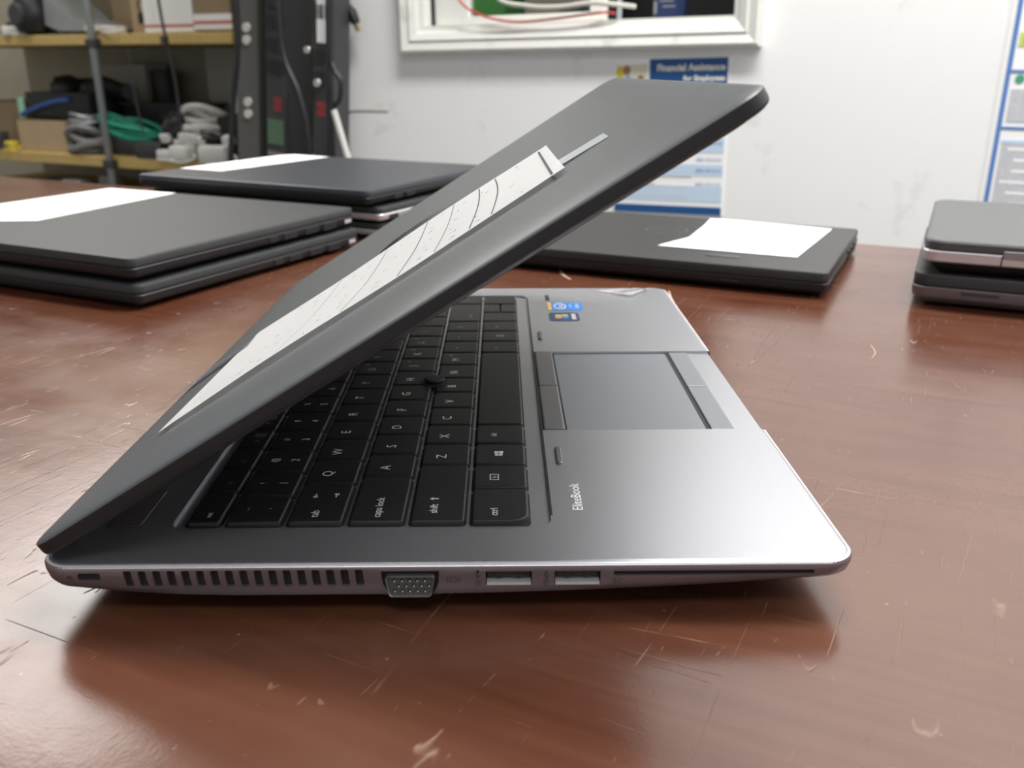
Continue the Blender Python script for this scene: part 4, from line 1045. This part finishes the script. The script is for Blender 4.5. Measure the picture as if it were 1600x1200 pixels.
for s_, t_, z_, a_ in ((-2.145, .035, S2, .3), (-2.085, .045, S2 + .032, .9), (-2.015, .05, S2 + .048, -.6), (-1.965, .02, S2 + .046, .5), (-2.12, .03, S2 + .05, -.3), (-1.875, .03, S2 + .052, .2)):
    brick(s_, t_, z_, .034, .028, .026, 'plastic_white', 'small white plug lying in the jumble of white adapters on the middle shelf', a_, R(12), cable=False, group='small white plugs on the middle shelf')
wp = [rloc(*p) for p in ((-2.035, -.035, .55), (-2.015, -.04, .30), (-2.005, -.04, .21), (-1.998, -.03, .10), (-1.995, -.03, -.03))]
bm = bmesh.new(); tube(bm, smooth_path(wp, 6), .0045, 8); tube(bm, [rloc(-2.006, -.045, .196), rloc(-2.005, -.045, .216)], [.011, .011], 10)
tag(obj('hanging_strap', bm, M['plastic_dark'], None, True), 'thin dark strap with a knot hanging in front of the white carton', 'strap')
wp = [rloc(*p) for p in ((-2.165, -.03, .185), (-2.160, -.035, .08), (-2.150, -.03, -.05))]
bm = bmesh.new(); tube(bm, smooth_path(wp, 6), .003, 8)
tag(obj('hanging_strap', bm, M['plastic_dark'], None, True), 'thin grey strap hanging below the upper shelf, left of the white carton', 'strap')
# papers behind, upper left of middle shelf
t = carton(-2.80, -2.53, .36, .46, S2, .27, 'panel_light', 'olive grey board box at the back of the middle shelf, left', flap=False)
# low shelf
for s, tt_, lx, ly, lz, m, lb in ((-2.66, .05, .11, .07, .055, 'plastic_dark', 'dark adapter with tan top on the lower shelf, left'), (-2.555, .04, .085, .06, .060, 'pole', 'rounded pale grey adapter on the lower shelf, left'),
                             (-2.44, .08, .07, .05, .075, 'plastic_grey', 'upright grey adapter on the lower shelf near the pole'), (-2.25, .10, .12, .06, .06, 'plastic_black', 'black adapter on the lower shelf right of the pole')):
    brick(s, tt_, S3, lx, ly, lz, m, lb)

# ------------------------------------------------------------------ power strips and slotted upright against the wall end
PO = (0.1346 + 1.8 * (.498 - .1346), -.2326 + 1.8 * (.552 + .2326))
def ploc(s, t, z): return (PO[0] + s * math.cos(WA) - t * math.sin(WA), PO[1] + s * math.sin(WA) + t * math.cos(WA), z)
def strip(s, width, depth, label, lean, red_z, lcd=False, tape=False, name='power_strip'):
    t = empty(name, ploc(s, .0, FLOOR), WA, label, 'power strip'); t.rotation_euler = (0, lean, WA)
    H = 1.95
    bm = bmesh.new(); box(bm, 0, width, 0, depth, 0, H, .002); obj('housing', bm, M['pdu_side'], t)
    bm = bmesh.new(); box(bm, .002, width * .98 - .002, -.0015, .001, .005, H - .005); obj('face_plate', bm, M['pdu'], t)
    zz = red_z + .06 if not lcd else red_z + .075
    k = 0
    while zz + .05 < H:
        if k % 5 == 3:
            bm = bmesh.new(); box(bm, width * .15, width * .85, -.005, 0, zz, zz + .030, .002); obj('breaker', bm, M['pdu_side'], t)
            bm = bmesh.new(); box(bm, width * .1, width * .9, -.0025, 0, zz + .036, zz + .040); obj('divider', bm, M['plastic_grey'], t)
        else:
            for x in ((.30, .70) if width > .04 else (.5,)):
                bm = bmesh.new(); slab(bm, width * x - .011, width * x + .011, -.014, .014, [(0, 0), (.004, 0)], .004, 3)
                xf(bm, Matrix.Translation((0, 0, zz + .018)) @ Matrix.Rotation(R(90), 4, 'X')); s_ = obj('socket', bm, M['pdu_side'], t)
                bm = bmesh.new()
                for dx in (-.005, .005): box(bm, width * x + dx - .001, width * x + dx + .001, -.0046, -.003, zz + .016, zz + .024)
                obj('socket_slot', bm, M['black'], s_)
        zz += .042; k += 1
    bm = bmesh.new()
    if lcd or True:
        b2 = centre(text_bm('88', .030)); xf(b2, Matrix.Translation((width * .58, -.0028, red_z + .02)) @ SIDEROT @ Matrix.Rotation(R(90), 4, 'Z')); merge(bm, b2)
    obj('red_digits', bm, M['led'], t)
    if lcd:
        bm = bmesh.new(); box(bm, width * .1, width * .82, -.004, 0, red_z - .062, red_z - .012, .001); obj('lcd_panel', bm, M['lcd'], t)
        bm = bmesh.new(); box(bm, width * .1, width * .82, -.003, 0, red_z - .085, red_z - .077); obj('silver_line', bm, M['plastic_grey'], t)
    return t
zr = -FLOOR
t = strip(-1.293, .056, .08, 'black power strip with green screen and red digits, left of the pair', R(-.2), zr + .055, lcd=True)
t.rotation_euler = (0, R(5.5), WA)
t.location = ploc(-1.355, 0, FLOOR)
t = strip(-1.16, .038, .055, 'narrower black power strip with white tape, right of the pair', R(4.5), zr + .045)
t.rotation_euler = (0, R(4.6), WA); t.location = ploc(-1.222, 0, FLOOR)
bm = bmesh.new(); box(bm, .014, .032, -.0050, -.002, zr + .19, zr + .60); obj('white_tape', bm, M['paper'], t)
bm = bmesh.new(); tube(bm, [(.018, -.002, zr + .115), (.018, -.012, zr + .115)], .008, 10); obj('screw_cap', bm, M['chrome'], t, True)
bm = bmesh.new(); tube(bm, [(-.006, -.002, zr + .175), (-.006, -.012, zr + .175)], .007, 10); obj('screw_cap', bm, M['chrome'], t, True)
bm = bmesh.new(); box(bm, .0385, .050, .0, .054, 0.02, 1.93, .001); obj('side_rail', bm, M['pdu'], t)
# grey upright with bright round caps
t = empty('slotted_upright', ploc(-1.452, .02, FLOOR), WA, 'grey metal upright with pairs of white round caps, beside the power strips', 'upright'); t.rotation_euler = (0, R(5.5), WA)
bm = bmesh.new(); box(bm, 0, .058, 0, .035, 0, 1.95, .002); obj('body', bm, mat('upright_grey', (.13, .13, .12), .5, .2), t)
for z in (-.012, .012, .135, .159, .285, .309, .43, .454):
    bm = bmesh.new(); tube(bm, [(.033, .001, zr + .065 + z), (.033, -.005, zr + .065 + z)], .0095, 14); obj('round_cap', bm, M['plastic_white'], t, True)
# loose black cables hanging by the strips
def hang(name, pts, r, label):
    bm = bmesh.new(); tube(bm, smooth_path([ploc(*p) for p in pts], 8), r, 8); return tag(obj(name, bm, M['plastic_black'], None, True), label, 'cable')
hang('hanging_cable', [(-1.30, -.03, .60), (-1.305, -.03, .26), (-1.315, -.03, .16), (-1.335, -.03, .08), (-1.36, -.03, -.05), (-1.39, -.03, -.2)], .006, 'black cable running down beside the grey upright')
hang('hanging_cable', [(-1.20, -.03, .60), (-1.200, -.03, .26), (-1.195, -.03, .16), (-1.165, -.03, .09), (-1.15, -.03, 0), (-1.155, -.03, -.2)], .006, 'black cable hanging between the two power strips')
hang('hanging_cable', [(-1.075, -.02, .60), (-1.09, -.02, .20), (-1.085, -.02, .14), (-1.070, -.02, .115), (-1.075, -.02, .08), (-1.095, -.02, .04), (-1.10, -.02, -.2)], .005, 'black cable bulging out on the wall side of the narrow power strip')
bm = bmesh.new(); tube(bm, [ploc(-1.072, -.045, .062), ploc(-1.044, -.045, -.03)], .006, 8); tag(obj('white_rod', bm, M['plastic_white'], None, True), 'short white rod leaning on the narrow power strip', 'rod')
